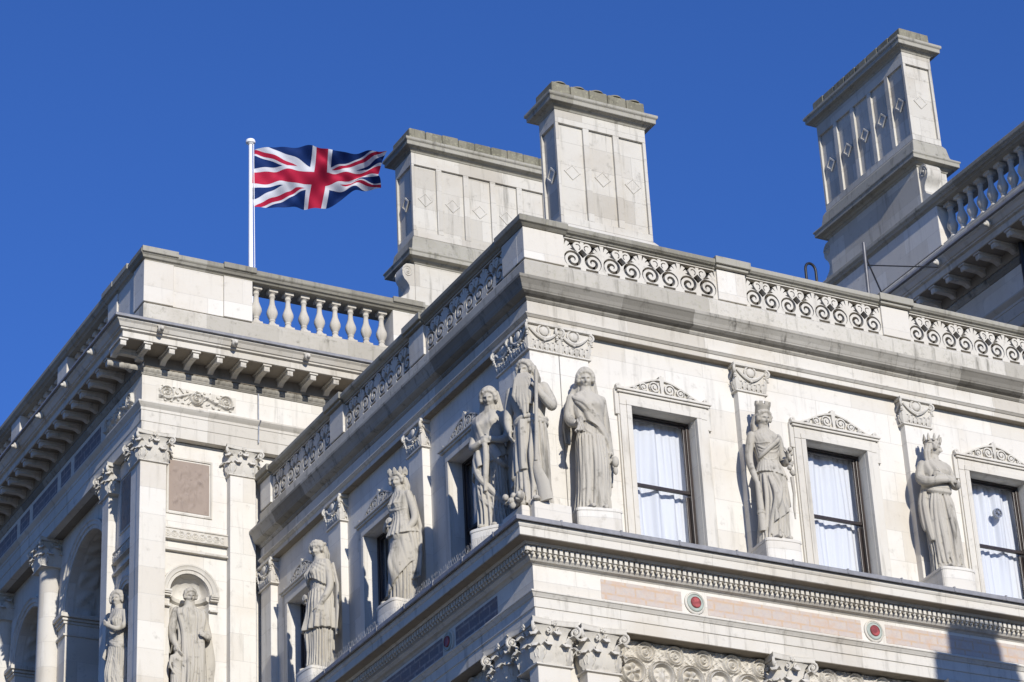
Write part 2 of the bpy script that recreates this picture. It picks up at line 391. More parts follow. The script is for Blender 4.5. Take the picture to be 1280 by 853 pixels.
def medallion_capital(a, h):
    """square block with rolled corners, a swag below a round boss and upright leaves"""
    mb = MB(); sq = lambda r, z: [(r*x, r*y, z) for x, y in ((-1,-1),(1,-1),(1,1),(-1,1))]
    mb.loft([sq(a*.98,0), sq(a*1.0,h*.6), sq(a*1.05,h*.86)])
    mb.loft([sq(a*1.0,-h*.05), sq(a*1.11,-h*.03), sq(a*1.11,h*.03), sq(a*1.0,h*.06)])
    mb.loft([sq(a*1.12,h*.88), sq(a*1.20,h*.91), sq(a*1.20,h*1.0)])
    for ox, oy in ((1,0),(0,1),(-1,0),(0,-1)):
        tx, ty = -oy, ox
        P = lambda q, o, z: (ox*(a+o)+tx*a*q, oy*(a+o)+ty*a*q, z*h)
        pts = [P(q, .022, .80-.36*(1-abs(q)**1.7)) for q in np.linspace(-.95, .95, 15)]
        mb.tube(pts, [.016+.016*(1-abs(q)) for q in np.linspace(-1, 1, 15)], 6)
        c = Vector(P(0, .02, .71)); n = 20
        ring = [c + Vector((tx,ty,0))*(math.cos(2*math.pi*k/n)*a*.40) + Vector((0,0,1))*(math.sin(2*math.pi*k/n)*a*.40) for k in range(n+1)]
        mb.tube(ring, .016, 6)
        mb.ball(c, (a*.30 if tx else .035, a*.30 if ty else .035, a*.30), 12, 8)
        mb.ball(P(0, .03, .38), .022, 8, 6)
        for q in (-.8, -.48, -.16, .16, .48, .8): leaf(mb, P(q, -.004, .05), (ox,oy,0), h*(.26 if abs(q) > .3 else .2), a*.27, h*.06, 6)
    for x in (-1, 1):
        for y in (-1, 1):
            volute(mb, (x*a*1.08, y*a*1.08, h*.74), (x,y,0), h*.15, h*.045); mb.ball((x*a*1.13, y*a*1.13, h*.55), h*.055, 8, 6)
            leaf(mb, (x*a*.95, y*a*.95, h*.05), (x,y,0), h*.42, a*.35, h*.09, 6)
    return mb
CAP_UP = medallion_capital(.235, .42).mesh('capital', 45); CAP_UP.materials.append(CARVED)
CAP_LOW = corinthian(.245, .58).mesh('capital', 45); CAP_LOW.materials.append(CARVED)
CAP_PAV = corinthian(.235, .50).mesh('capital', 45); CAP_PAV.materials.append(CARVED)

# ------------------------------------------------------------------ ground
g = MB(); g.add([(-4000,-4000,0),(4000,-4000,0),(4000,4000,0),(-4000,4000,0)], [(0,1,2,3)])
GM = NT('paving'); gp, gx = GM.pos()
gb = GM.n('TexBrick'); GM.L(gp, gb.inputs['Vector']); gb.inputs['Scale'].default_value = 1; gb.inputs['Brick Width'].default_value = .9; gb.inputs['Row Height'].default_value = .6; gb.inputs['Mortar Size'].default_value = .01
gb.inputs['Color1'].default_value = rgb(.10,.092,.08); gb.inputs['Color2'].default_value = rgb(.12,.11,.095); gb.inputs['Mortar'].default_value = rgb(.12,.11,.1)
GM.L(GM.mix(GM.ramp(GM.noise(gp, .7, 5, .6), .4, .7, 0, .5), gb.outputs['Color'], rgb(.09,.085,.075)), GM.b.inputs['Base Color']); GM.b.inputs['Roughness'].default_value = .9
obj('ground', g, GM.m, kind='structure')

# ------------------------------------------------------------------ facade helper: u along the front, out = projection
class Face:
    """maps (u, inward s, z) to the world: 'R' faces -Y at y = py + s, 'L' faces -X at x = px + s"""
    def __init__(s, ax, px, py): s.ax, s.px, s.py = ax, px, py
    def __call__(s, u, d, z):
        return (s.px+u, s.py+d, z) if s.ax == 'R' else (s.px+d, s.py+u, z)
    def rot(s): return 0 if s.ax == 'R' else -math.pi/2
    def box(s, mb, u0, u1, d0, d1, z0, z1):
        a = s(u0, d0, z0); b = s(u1, d1, z1)
        return mb.box(min(a[0],b[0]), max(a[0],b[0]), min(a[1],b[1]), max(a[1],b[1]), z0, z1)
    def wall(s, mb, u0, u1, z0, z1, d, holes=(), reveal=.3):
        us = sorted({u0, u1, *[h[0] for h in holes], *[h[1] for h in holes]}); zs = sorted({z0, z1, *[h[2] for h in holes], *[h[3] for h in holes]})
        us = [q for q in us if u0 <= q <= u1]; zs = [q for q in zs if z0 <= q <= z1]
        for a, b in zip(us, us[1:]):
            for c, e in zip(zs, zs[1:]):
                if any(h[0] <= a and b <= h[1] and h[2] <= c and e <= h[3] for h in holes): continue
                mb.quad(s(a,d,c), s(b,d,c), s(b,d,e), s(a,d,e))
        for h in holes:
            for (a, c), (b, e) in (((h[0],h[2]),(h[0],h[3])), ((h[0],h[3]),(h[1],h[3])), ((h[1],h[3]),(h[1],h[2])), ((h[1],h[2]),(h[0],h[2]))):
                mb.quad(s(a,d,c), s(b,d,e), s(b,d+reveal,e), s(a,d+reveal,c))
    def place(s, name, mesh, parent, u, d, z, **kw):
        return obj(name, mesh, None, parent, at=s(u, d, z), rot=s.rot(), **kw)
def flip_local(mb, face):
    """local pattern meshes lie in x,z with front towards -y; on an 'L' face the plan rotation of -90 deg runs u backwards, which is fine for symmetric ornament"""
    return mb

# ================================================================== CORNER BUILDING
B = root('stone_building', 'pale stone building filling the right, with statues, curtained windows and pierced scroll parapet', 'building', (0, 0, 0))
XE, YE = 20.0, 9.54
path = [(0, YE), (0, 0), (XE, 0)]
sw = lambda prof, pth=path: MB().sweep(pth, [(-s, z) for s, z in prof])
FR, FL = Face('R', 0, 0), Face('L', 0, 0)
WC = [2.40, 5.24, 8.08, 10.92, 13.76]; PC = [3.83, 6.67, 9.51, 12.35, 15.19]
WCL = WC[:3]; PCL = [3.83, 6.67, 9.33]
# --- upper wall with window openings
wu = MB()
FR.wall(wu, .42, XE, 15.3, 18.70, .42, [(c-.52, c+.52, 15.44, 17.71) for c in WC])
FL.wall(wu, .42, YE, 15.3, 18.70, .42, [(c-.52, c+.52, 15.44, 17.71) for c in WCL])
wall_up = obj('wall', wu, STONE, B)
wl = MB(); FR.wall(wl, .22, XE, 0, 14.25, .22); FL.wall(wl, .22, YE, 0, 14.25, .22); obj('wall', wl, STONE, B)
# --- dark room behind the windows
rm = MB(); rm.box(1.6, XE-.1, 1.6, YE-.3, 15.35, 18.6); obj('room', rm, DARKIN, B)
# --- pilasters of the upper storey
def pilaster(face, u, d0, d1, z0, z1, hw, capm, caph, capd, parent, mat=STONE):
    mb = MB(); face.box(mb, u-hw, u+hw, d0, d1, z0, z1-caph)
    p = obj('pilaster', mb, mat, parent, bevel=.008)
    face.place('capital', capm, p, u, capd, z1-caph)
    return p
for u in [.535, .985]+PC:
    pilaster(FR, u if u > .6 else .525, .30, .43, 15.36, 18.665, .225, CAP_UP, .42, .535 if u > .6 else .53, B)
for u in [.985]+PCL:
    pilaster(FL, u, .30, .43, 15.36, 18.665, .225 if u < 9 else .2, CAP_UP, .42, .535, B)
cnr = MB(); cnr.box(.302, .56, .74, .748, 15.36, 18.2); FL.box(cnr, .432, .75, .302, .44, 15.36, 18.245); obj('pilaster', cnr, STONE, B, bevel=.008)
# --- entablature and cornice of the upper storey
obj('soffit', sw([(.44,18.660),(.305,18.660),(.305,18.664),(.44,18.664)]), UNDERST, B)
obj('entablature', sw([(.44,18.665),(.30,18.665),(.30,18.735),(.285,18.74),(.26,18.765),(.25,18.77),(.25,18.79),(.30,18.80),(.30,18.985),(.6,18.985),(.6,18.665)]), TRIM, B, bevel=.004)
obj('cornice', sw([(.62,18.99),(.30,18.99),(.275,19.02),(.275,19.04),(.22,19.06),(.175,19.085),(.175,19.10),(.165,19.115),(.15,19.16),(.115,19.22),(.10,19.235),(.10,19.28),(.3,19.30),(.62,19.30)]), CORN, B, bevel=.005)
# --- pierced parapet
par = obj('parapet', sw([(.285,19.302),(.285,19.60),(.305,19.63),(.33,19.66),(.62,19.66),(.62,19.302)]), GRIMY, B, bevel=.006)
obj('coping', sw([(.68,20.152),(.315,20.152),(.30,20.175),(.265,20.185),(.25,20.20),(.235,20.21),(.23,20.265),(.25,20.285),(.68,20.295)]), COPE, B, bevel=.006)
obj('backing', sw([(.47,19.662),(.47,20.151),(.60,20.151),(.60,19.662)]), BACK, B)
piers_R = [(.302,.94),(3.44,3.92),(6.28,6.77),(9.12,9.6),(11.96,12.45)]
piers_L = [(.302,.94),(3.44,3.92),(6.28,6.77),(9.12,YE)]
for face, pl in ((FR, piers_R), (FL, piers_L)):
    for i, (a, b) in enumerate(pl):
        mb = MB()
        if face is FL and i == 0: face.box(mb, .49, b, .30, .60, 19.663, 20.15)
        else: face.box(mb, a, b, .30, .60, 19.663, 20.15)
        p = obj('pier', mb, STONE, B, bevel=.008)
        mb = MB()
        if i == 0:
            if face is FL: continue
            mb.sweep([(0, .98), (0, 0), (.98, 0)], [(-s, z) for s, z in [(.60,20.156),(.29,20.156),(.245,20.188),(.212,20.20),(.205,20.28),(.23,20.305),(.66,20.315),(.66,20.28)]])
        else:
            for (d0, z0, z1, e) in ((.245, 20.158, 20.20, .03), (.205, 20.202, 20.315, .055)): face.box(mb, a-e, b+e, d0, .685, z0, z1)
        obj('pier_cap', mb, COPE, p, bevel=.008)
# fretwork: four repeats of palmette over paired spirals
def fret(X, Z):
    Pd = .60; x = (X + Pd/2) % Pd - Pd/2; ax = np.abs(x)
    z = Z
    cx, cz = .15, .155
    rr = np.hypot(ax-cx, z-cz); th = np.arctan2(z-cz, ax-cx)
    fr = (rr/.084 - th/(2*np.pi) + .30) % 1.0
    gap = (np.abs(fr-.5)-.265)*.084                                     # negative in the groove
    f = np.full_like(X, .05)
    f = np.where((rr < .136), np.minimum(f, np.where(rr > .022, gap, .01)), np.minimum(f, rr-.136+.004+.0*rr))
    f = np.minimum(f, np.where(rr < .136, f, np.maximum(rr-.136, 0)+.004))
    slot = np.maximum(np.abs(ax-.165)-.095, np.abs(z-.022)-.021); f = np.minimum(f, slot)
    dm = (np.abs(ax-.30)+np.abs(z-.275))-.072; f = np.minimum(f, dm)
    # crest: open ground with palmette lobes and small volutes
    ground = .300-z + .025*np.cos(2*np.pi*x/Pd)
    pal = -np.ones_like(X)
    for ang, ln, wd in ((0,.180,.027),(.52,.165,.025),(-.52,.165,.025),(1.02,.15,.024),(-1.02,.15,.024),(1.5,.13,.022),(-1.5,.13,.022)):
        dx, dz = x, z-.280; a = dx*np.sin(ang)+dz*np.cos(ang); b = np.abs(dx*np.cos(ang)-dz*np.sin(ang))
        w_ = wd*np.sqrt(np.clip(a/ln, 0, 1))*1.15
        pal = np.maximum(pal, np.where((a > 0) & (a < ln), np.minimum(w_-b, ln-a), -1))
    r3 = np.hypot(ax-.222, z-.372); t3 = np.arctan2(z-.372, ax-.222); f3 = (r3/.046 + t3/(2*np.pi)) % 1.0
    vol = np.where(r3 < .070, np.maximum((.32-np.abs(f3-.5))*.046, .017-r3), .070-r3); vol = np.maximum(vol, np.minimum(.026-np.abs(ax-.30), .455-z))
    stem = .022-np.abs(np.hypot(ax-.30, z-.40)-.115); stem = np.where(z < .40, stem, -1)
    crest = np.maximum(np.maximum(np.maximum(ground, pal), vol), stem)
    f = np.minimum(f, np.where(z > .24, np.maximum(crest, np.where(z < .26, .01, -1)), .05))
    rail = np.maximum(z-.468, .006-z)
    return np.maximum(f, rail)
fr_mb = field_mesh(fret, -1.2, 1.2, 0, .485, 400, 81, .085)
FRET = fr_mb.mesh('fretwork_panel'); FRET.materials.append(CARVED)
for face, pl in ((FR, piers_R), (FL, piers_L)):
    for (a, b), (c, e) in zip(pl, pl[1:]):
        o = face.place('fretwork_panel', FRET, B, (b+c)/2, .42, 19.664); o.scale = ((c-b)/2.4, 1, 1)
# --- statue ledge
obj('soffit', sw([(-.10,15.156),(-.352,15.156),(-.352,15.159),(-.10,15.159)]), UNDERST, B)
obj('soffit', sw([(.23,14.195),(.008,14.195),(.008,14.199),(.23,14.199)]), UNDERST, B)
led = obj('ledge', sw([(.42,15.34),(-.39,15.34),(-.385,15.30),(-.37,15.275),(-.36,15.27),(-.36,15.165),(-.345,15.16),(-.22,15.16),(-.20,15.125),(-.11,15.12),(-.11,15.0),(-.09,14.985),(-.07,14.965),(-.03,14.955),(-.002,14.932),(.3,14.932)]), TRIM, B, bevel=.004)
obj('lead_flashing', sw([(.415,15.345),(-.40,15.345),(-.43,15.33),(-.44,15.335),(-.44,15.395),(-.42,15.402),(.415,15.455)]), LEAD, B, bevel=.006)
rl = MB()
for face, n in ((FR, 22), (FL, 10)):
    for k in range(n): face.box(rl, .2+k*.88, .225+k*.88, -.447, .3, 15.34, 15.405+.004)
obj('lead_roll', rl, LEAD, B)
dn = MB()
for face, n in ((FR, 140), (FL, 118)):
    for k in range(n):
        u = -.155+k*.08
        face.box(dn, u-.024, u+.024, -.19, -.10, 15.045, 15.112)
        q = face(u, -.155, 15.032); dn.ball(q, (.021,.021,.027), 6, 4)
obj('dentil_band', dn, TRIM, B)
# --- frieze with inlay and roundels, architrave, lower order
fz = obj('frieze', sw([(.3,14.574),(0,14.574),(0,14.93),(.3,14.93)]), STONE, B)
def roundel(face, u):
    def disc(name, r, d, mat, par):
        mb = MB(); n = 28
        c = [( -d, r)]
        ring = lambda rr, dd: [face(u+rr*math.cos(2*math.pi*k/n), -dd, 14.755+rr*math.sin(2*math.pi*k/n)) for k in range(n)]
        mb.loft([ring(r, 0.001), ring(r, d), ring(r*.9, d+.008), ring(r*.86, d)])
        return obj(name, mb, mat, par, smooth=40)
    o = disc('roundel', .158, .020, TRIM, B); disc('marble_ring', .126, .032, GREENISH, o); disc('marble_disc', .078, .044, RED, o)
for face, ws in ((FR, WC), (FL, WCL)):
    for u in ws: roundel(face, u)
    edges = [(.99, ws[0]-.2)]+[(a+.2, b-.2) for a, b in zip(ws, ws[1:])]
    for a, b in edges:
        mb = MB(); face.box(mb, a, b, -.004, .01, 14.615, 14.885); obj('inlay_panel', mb, PINK if face is FR else DARKINL, fz)
obj('architrave', sw([(.3,14.57),(-.075,14.57),(-.075,14.548),(-.06,14.54),(-.035,14.505),(-.03,14.495),(-.015,14.49),(-.015,14.36),(.0,14.355),(.0,14.20),(.23,14.20),(.3,14.20)]), TRIM, B, bevel=.004)
for face, ps in ((FR, [.235, .945]+PC), (FL, [.945]+PCL)):
    for u in ps:
        pilaster(face, u, 0.002 if u > .3 else .0, .23, 0, 14.195, .235, CAP_LOW, .58, .24 if u > .3 else .237, B)
lc = MB(); lc.box(.0025, .23, .47, .49, 0, 13.55); obj('pilaster', lc, STONE, B)
def spandrel(X, Z):
    x = (X+.22) % .44-.22; k = np.floor((X+.22)/.44)
    H = .03+.55*np.clip(leafy(X, Z, 62)-.2, 0, 1)*(.6+.4*np.sin(130*X+4*np.sin(60*Z)))
    rr = np.hypot(x, Z-.30); th = np.arctan2(Z-.30, x)
    med = np.maximum(np.exp(-((rr-.155)/.018)**2), np.exp(-((rr-.19)/.012)**2)*.8)
    ros = np.where(rr < .13, (.55+.45*np.cos(6*th+k))*np.exp(-((rr-.075)/.05)**2), 0); ros = np.maximum(ros, np.exp(-(rr/.035)**2))
    fig = np.where(rr < .13, .8*np.exp(-((x/.05)**2+((Z-.28)/.08)**2)), 0)
    H = np.where(rr < .2, np.maximum(med, np.where(k % 2 == 0, ros, np.maximum(fig, .4*ros))), H)
    for dz in (.02, .60):
        H = np.maximum(H, scroll_h(x, Z, [(.22, dz), (-.22, dz)], .13)*.8)
    return H
SPAN = relief(spandrel, -1.17, 1.17, -.1, .74, 340, 130, .085).mesh('carved_panel', 45); SPAN.materials.append(CARVED)
for face, ws in ((FR, WC), (FL, WCL)):
    for u in ws: face.place('carved_panel', SPAN, B, u-.03, .216, 13.45)
# --- windows
def pediment_field(X, Z):
    ax = np.abs(X)
    top = .014+.232*(.5+.5*np.cos(np.pi*np.clip(ax/.66, 0, 1)))**.78
    out = np.minimum(top-Z, Z+.002)
    rim = np.minimum(out, .026-np.abs(out-.0)+.0)
    rim = np.minimum(out, .024-out)
    f = rim
    for cx, cz, r in ((.12,.105,.086),(.295,.078,.064),(.44,.046,.040)):
        f = np.maximum(f, np.minimum(spiral(ax, Z, cx, cz, r, r*.52, -1, .56), out))
    f = np.maximum(f, np.minimum(.02-np.abs(ax-.0)+.1*np.clip(Z-.05, 0, .1), out))
    dx, dz = X, Z-.255
    rr = np.hypot(dx, dz); th = np.arctan2(dz, dx)
    f = np.maximum(f, np.where(dz > -.03, .052*(.82+.18*np.cos(7*(th-np.pi/2)))-rr, -1))
    re = np.hypot(ax-.70, Z-.035)
    f = np.maximum(f, np.where(re < .04, np.maximum(.012-np.abs(re-.027), .010-re), -1))
    return np.maximum(f, np.minimum(.70-ax, np.minimum(.012-Z, Z+.002)))
PED = field_mesh(pediment_field, -.745, .745, 0, .33, 230, 70, .055)
bk = MB(); n = 40
bk.prism([(x, .012+.232*(.5+.5*math.cos(math.pi*min(1, abs(x)/.66)))**.78-.006) for x in np.linspace(-.64, .64, n)]+[(.64, .002), (-.64, .002)], -.02, 0)
PED.merge(bk); PEDM = PED.mesh('pediment'); PEDM.materials.append(CARVED)
def window(face, u, seed, fan=False):
    r_ = random.Random(seed)
    mb = MB(); F = lambda a, b, d0, d1, z0, z1: face.box(mb, u+a, u+b, d0, d1, z0, z1)
    # surround with ears; three steps
    for sg in (-1, 1):
        a, b = sorted((sg*.522, sg*.70)); F(a, b, .365, .43, 15.44, 17.709)
        a, b = sorted((sg*.522, sg*.60)); F(a, b, .35, .364, 15.44, 17.709)
        a, b = sorted((sg*.70, sg*.765)); F(a, b, .375, .43, 17.56, 17.93)
        a, b = sorted((sg*.70, sg*.725)); F(a, b, .385, .43, 15.5, 17.56)
    F(-.699, .699, .365, .43, 17.712, 17.886); F(-.60, .60, .35, .364, 17.712, 17.79)
    F(-.735, .735, .335, .44, 17.888, 17.92); F(-.76, .76, .31, .44, 17.922, 17.958)
    wnd = obj('window', mb, TRIM, B, bevel=.006)
    face.place('pediment', PEDM, wnd, u, .415, 17.96)
    mb = MB()
    D0 = .575
    F(-.515, -.47, D0, D0+.10, 15.44, 17.71); F(.47, .515, D0, D0+.10, 15.44, 17.71); F(-.469, .469, D0, D0+.10, 17.675, 17.71); F(-.469, .469, D0, D0+.12, 15.44, 15.50)
    F(-.469, -.43, D0+.02, D0+.06, 16.686, 17.644); F(.43, .469, D0+.02, D0+.06, 16.686, 17.644); F(-.469, .469, D0+.02, D0+.07, 16.64, 16.685); F(-.469, .469, D0+.02, D0+.06, 17.645, 17.674)
    F(-.469, -.43, D0+.072, D0+.1, 15.501, 16.62); F(.43, .469, D0+.072, D0+.1, 15.501, 16.62)
    obj('sash_frame', mb, WOOD, wnd, bevel=.004)
    mb = MB(); mb.quad(face(u-.43, D0+.04, 16.68), face(u+.43, D0+.04, 16.68), face(u+.43, D0+.04, 17.66), face(u-.43, D0+.04, 17.66))
    mb.quad(face(u-.43, D0+.085, 15.50), face(u+.43, D0+.085, 15.50), face(u+.43, D0+.085, 16.66), face(u-.43, D0+.085, 16.66))
    obj('glass_pane', mb, GLASS, wnd)
    # gathered net curtain
    ks = [r_.uniform(14, 30), r_.uniform(36, 75), r_.uniform(5, 14)]; dr = r_.uniform(-.06, .06); ph = [r_.uniform(0, 6) for _ in range(4)]
    rows = []
    for i in range(90):
        a = -.56+1.12*i/89; row = []
        for j in range(14):
            z = 15.40+2.33*j/13; t = j/13; a = -.56+1.12*i/89+dr*(1-t)*math.sin(3.1*(i/89))
            amp = .018+.016*math.sin(3*t+ph[3])
            d_ = .735+amp*math.sin(ks[0]*a+ph[0]+.6*math.sin(4*t))+.011*math.sin(ks[1]*a+ph[1]+1.1*math.sin(5*t+6*a))+.012*math.sin(23*a+9*math.sin(4*a+ph[0])+t)+.02*math.sin(ks[2]*a+ph[2]+1.5*t)
            row.append(face(u+a, d_, z))
        rows.append(row)
    obj('curtain', MB().grid(rows), CURT, wnd, smooth=180)
    if fan:
        mb = MB(); c = Vector(face(u+.09, D0+.02, 17.23)); n = 22
        ring = lambda r, d: [(c.x+r*math.cos(2*math.pi*k/n), c.y+d, c.z+r*math.sin(2*math.pi*k/n)) for k in range(n)]
        mb.loft([ring(.06, -.02), ring(.075, -.02), ring(.075, .03), ring(.06, .03), ring(.06, -.02)], caps=False)
        mb.loft([ring(.061, 0), ring(.061, .01)]); mb.loft([ring(.02, -.03), ring(.02, 0)])
        for k in range(4):
            a = k*math.pi/4+.2; e = Vector((math.cos(a)*.06, 0, math.sin(a)*.06)); mb.tube([c-e+Vector((0,-.012,0)), c+e+Vector((0,-.012,0))], .005, 6)
        obj('vent_fan', mb, GALV, wnd, smooth=40)
    return wnd
for i, u in enumerate(WC): window(FR, u, 10+i, fan=(i == 2))
for i, u in enumerate(WCL): window(FL, u, 30+i)
# --- bird spikes on the side ledge
bs = MB()
for k in range(300):
    y = .35+k*.0295
    for q in (-.40, -.36):
        a = rng.uniform(-.008, .008)+(-.02 if q < -.38 else .015); e = rng.uniform(-.006, .006)
        bs.tube([(q, y, 15.40), (q+a, y+e, 15.40+rng.uniform(.09, .125))], .0016, 3)
obj('bird_spikes', bs, plain('dull_steel_wire', (.22,.22,.22), .5, .4), B, kind='stuff')
# --- flat roof
rf = MB(); rf.box(.6, XE, .6, YE, 19.2, 19.31); obj('roof', rf, LEAD, B)

# ================================================================== classical cornice used on the two higher wings
BAL_PROF = [(.085,0),(.085,.05),(.080,.06),(.074,.085),(.052,.11),(.044,.135),(.056,.15),(.056,.165),(.048,.175),(.078,.23),(.098,.29),(.094,.34),(.072,.40),(.050,.47),(.043,.54),(.042,.59),(.05,.60),(.058,.615),(.05,.63),(.048,.66),(.075,.685),(.08,.70),(.08,.745)]
def baluster_mesh():
    mb = MB(); mb.lathe(BAL_PROF[2:-2], n=16)
    mb.box(-.088,.088,-.088,.088,0,.06); mb.box(-.08,.08,-.08,.08,.685,.745)
    me = mb.mesh('baluster', 45); me.materials.append(TRIM); return me
BALM = baluster_mesh()
def modillion_mesh():
    mb = MB()
    # bracket: flat-bottomed block with a little rolled front, deepening at the wall
    pr = [(-.45,-.03),(-.455,-.055),(-.45,-.085),(-.43,-.10),(-.40,-.10),(-.38,-.085),(-.20,-.085),(-.12,-.09),(-.07,-.11),(-.04,-.135),(.02,-.14),(.02,-.03)]
    mb.loft([[(-.048, y, z) for y, z in pr], [(.048, y, z) for y, z in pr]])
    mb.box(-.075,.075,-.475,.02,-.029,-.003)
    mb.tube([(-.05,-.43,-.10),(.05,-.43,-.10)], .022, 8)
    me = mb.mesh('modillion', 40); me.materials.append(TRIM); return me
MODM = modillion_mesh()
def lion_mesh():
    mb = MB(); mb.ball((0,-.03,0), (.055,.06,.065), 12, 8); mb.ball((0,-.09,-.02), (.032,.035,.03), 10, 6)
    for q in (-1,1): mb.ball((q*.042,-.02,.055), .02, 8, 5); mb.ball((q*.02,-.075,.02), .012, 6, 4)
    me = mb.mesh('lion_mask', 50); me.materials.append(CARVED); return me
LIONM = lion_mesh()
def grand_wing(P, faces, pth, dz, cop_mat=COPE):
    """profiles shared by the pavilion and the wing; s is inward of the pilaster face"""
    sw2 = lambda prof: MB().sweep(pth, [(-s, z+dz) for s, z in prof])
    obj('coping', sw2([(.5,23.945),(.03,23.945),(.01,23.97),(-.03,23.985),(-.05,24.02),(-.07,24.035),(-.08,24.05),(-.08,24.115),(-.06,24.135),(.5,24.145)]), cop_mat, P, bevel=.006)
    par = obj('parapet', sw2([(-.0,22.60),(-.0,23.10),(.02,23.14),(.06,23.16),(.46,23.16),(.46,22.60)]), GRIMY, P, bevel=.008)
    obj('lead_flashing', sw2([(-.002,22.62),(-.70,22.455),(-.735,22.44),(-.745,22.40),(-.745,22.385),(-.69,22.385),(-.002,22.45)]), LEAD, P, bevel=.006)
    c = obj('cornice', sw2([(.1,22.383),(-.70,22.383),(-.695,22.36),(-.66,22.33),(-.625,22.27),(-.60,22.26),(-.60,22.235),(-.565,22.225),(-.55,22.22),(-.55,22.115),(-.535,22.112),(.1,22.112)]), TRIM, P, bevel=.004)
    obj('soffit', sw2([(.1,22.11),(-.53,22.11),(-.53,22.106),(-.06,22.106),(-.06,21.93),(-.05,21.92),(.1,21.92)]), UNDERST, P)
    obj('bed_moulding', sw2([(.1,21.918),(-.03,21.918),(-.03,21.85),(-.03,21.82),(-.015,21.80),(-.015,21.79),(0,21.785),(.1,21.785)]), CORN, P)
    obj('frieze', sw2([(.1,21.29),(0,21.29),(0,21.783),(.1,21.783)]), STONE, P)
    obj('architrave', sw2([(.14,21.288),(-.085,21.288),(-.085,21.26),(-.06,21.23),(-.03,21.20),(-.02,21.19),(-.02,21.145),(-.008,21.14),(-.008,20.95),(0.004,20.945),(0.004,20.745),(.14,20.745)]), TRIM, P, bevel=.004)
    for face, u0, u1, lu in faces:
        n = int((u1-u0)/.42)
        for k in range(n): face.place('modillion', MODM, c, u0+k*.42, -.055, 22.107+dz)
        N_ = int((u1-u0+.3)/.02); rows = []
        for k in range(N_+1):
            q = u0-.1+k*.02; e = abs(math.sin(math.pi*q/.105))
            rows.append([face(q, -.03-dd*(.35+.65*e), z+dz) for dd, z in ((0,21.917),(.022,21.912),(.034,21.89),(.036,21.87),(.026,21.85),(.010,21.838),(0,21.83))])
        obj('egg_moulding', MB().grid(rows), CORN, c, smooth=70)
        for u in lu: face.place('lion_mask', LIONM, c, u, -.665, 22.30+dz)
    return par
def balustrade(P, face, u0, u1, n, dz, name='balustrade'):
    mb = MB(); face.box(mb, u0, u1, .06, .40, 23.162+dz, 23.20+dz); b = obj(name, mb, GRIMY, P)
    for k in range(n): face.place('baluster', BALM, b, u0+(k+.5)*(u1-u0)/n, .20, 23.20+dz)
    return b
def pedestal(P, face, u0, u1, d0, dz, mat=STONE):
    mb = MB(); face.box(mb, u0, u1, d0, .42, 23.163+dz, 23.944+dz); return obj('pier', mb, mat, P, bevel=.008)

# ================================================================== PAVILION with the flagpole
PX, PY = -1.78, 9.55
Q = root('stone_pavilion', 'taller sunlit stone pavilion left of the statues, with pink panel, niche and bracketed cornice', 'building', (PX, PY, 0))
PR, PL = Face('R', PX, PY), Face('L', PX, PY)
LEN, WID = 15.0, 9.0
grand_wing(Q, [(PR, -.52, WID, [.05, 1.35, 2.65, 3.95]), (PL, -.10, LEN, [.5, 1.8, 3.1, 4.4, 5.7, 7.0])], [(PX, PY+LEN), (PX, PY), (PX+WID, PY)], 0)
# parapet: piers, plain panels, balusters
pedestal(Q, PR, .0, .53, .0, 0); pedestal(Q, PR, .53, 1.44, .03, 0, STONE); pedestal(Q, PR, 1.44, 1.96, .0, 0)
balustrade(Q, PR, 1.96, 4.62, 9, 0); pedestal(Q, PR, 4.62, WID, .02, 0)
pedestal(Q, PL, .422, .50, .0, 0); pedestal(Q, PL, .50, 1.3, .03, 0); pedestal(Q, PL, 1.3, 1.75, .0, 0)
u = 1.75
while u < 10: balustrade(Q, PL, u, u+2.1, 7, 0); pedestal(Q, PL, u+2.1, u+2.6, .0, 0); u += 2.6
for fc, a, b in ((PR, -.07, .58), (PR, 1.40, 2.0), (PR, 4.58, 5.2), (PL, .585, 1.28), (PL, 1.285, 1.8)):
    mb = MB(); fc.box(mb, a, b, -.11 if fc is PR or a > 1 else -.10, .5, 24.05, 24.155); obj('coping', mb, COPE, Q, bevel=.01)
# front wall at s = .15, pilasters at s = 0
pw = MB(); ZS = 18.10; rN = .335; cN = .915
W0 = .15
def arch_wall(mb, face, u0, u1, z0, z1, d, c, r, zs, reveal, n=24):
    face.wall(mb, u0, c-r, z0, z1, d); face.wall(mb, c+r, u1, z0, z1, d)
    us = [c-r*math.cos(math.pi*k/n) for k in range(n+1)]; za = lambda q: zs+math.sqrt(max(0, r*r-(q-c)**2))
    for a, b in zip(us, us[1:]):
        mb.quad(face(a,d,za(a)), face(b,d,za(b)), face(b,d,z1), face(a,d,z1))
        if reveal: mb.quad(face(a,d,za(a)), face(b,d,za(b)), face(b,d+reveal,za(b)), face(a,d+reveal,za(a)))
    if reveal:
        for q in (c-r, c+r): mb.quad(face(q,d,z0), face(q,d,zs), face(q,d+reveal,zs), face(q,d+reveal,z0))
arch_wall(pw, PR, W0, 2.2, 15, 20.74, W0, cN, rN, ZS, 0)
PR.wall(pw, 2.2, WID, 0, 20.74, W0); PR.wall(pw, W0, 2.2, 0, 15, W0)
arch_wall(pw, PL, W0, 1.66, 15, 20.74, W0, .915, rN, ZS, 0)
PL.wall(pw, W0, 1.66, 0, 15, W0)
obj('wall', pw, STONE, Q)
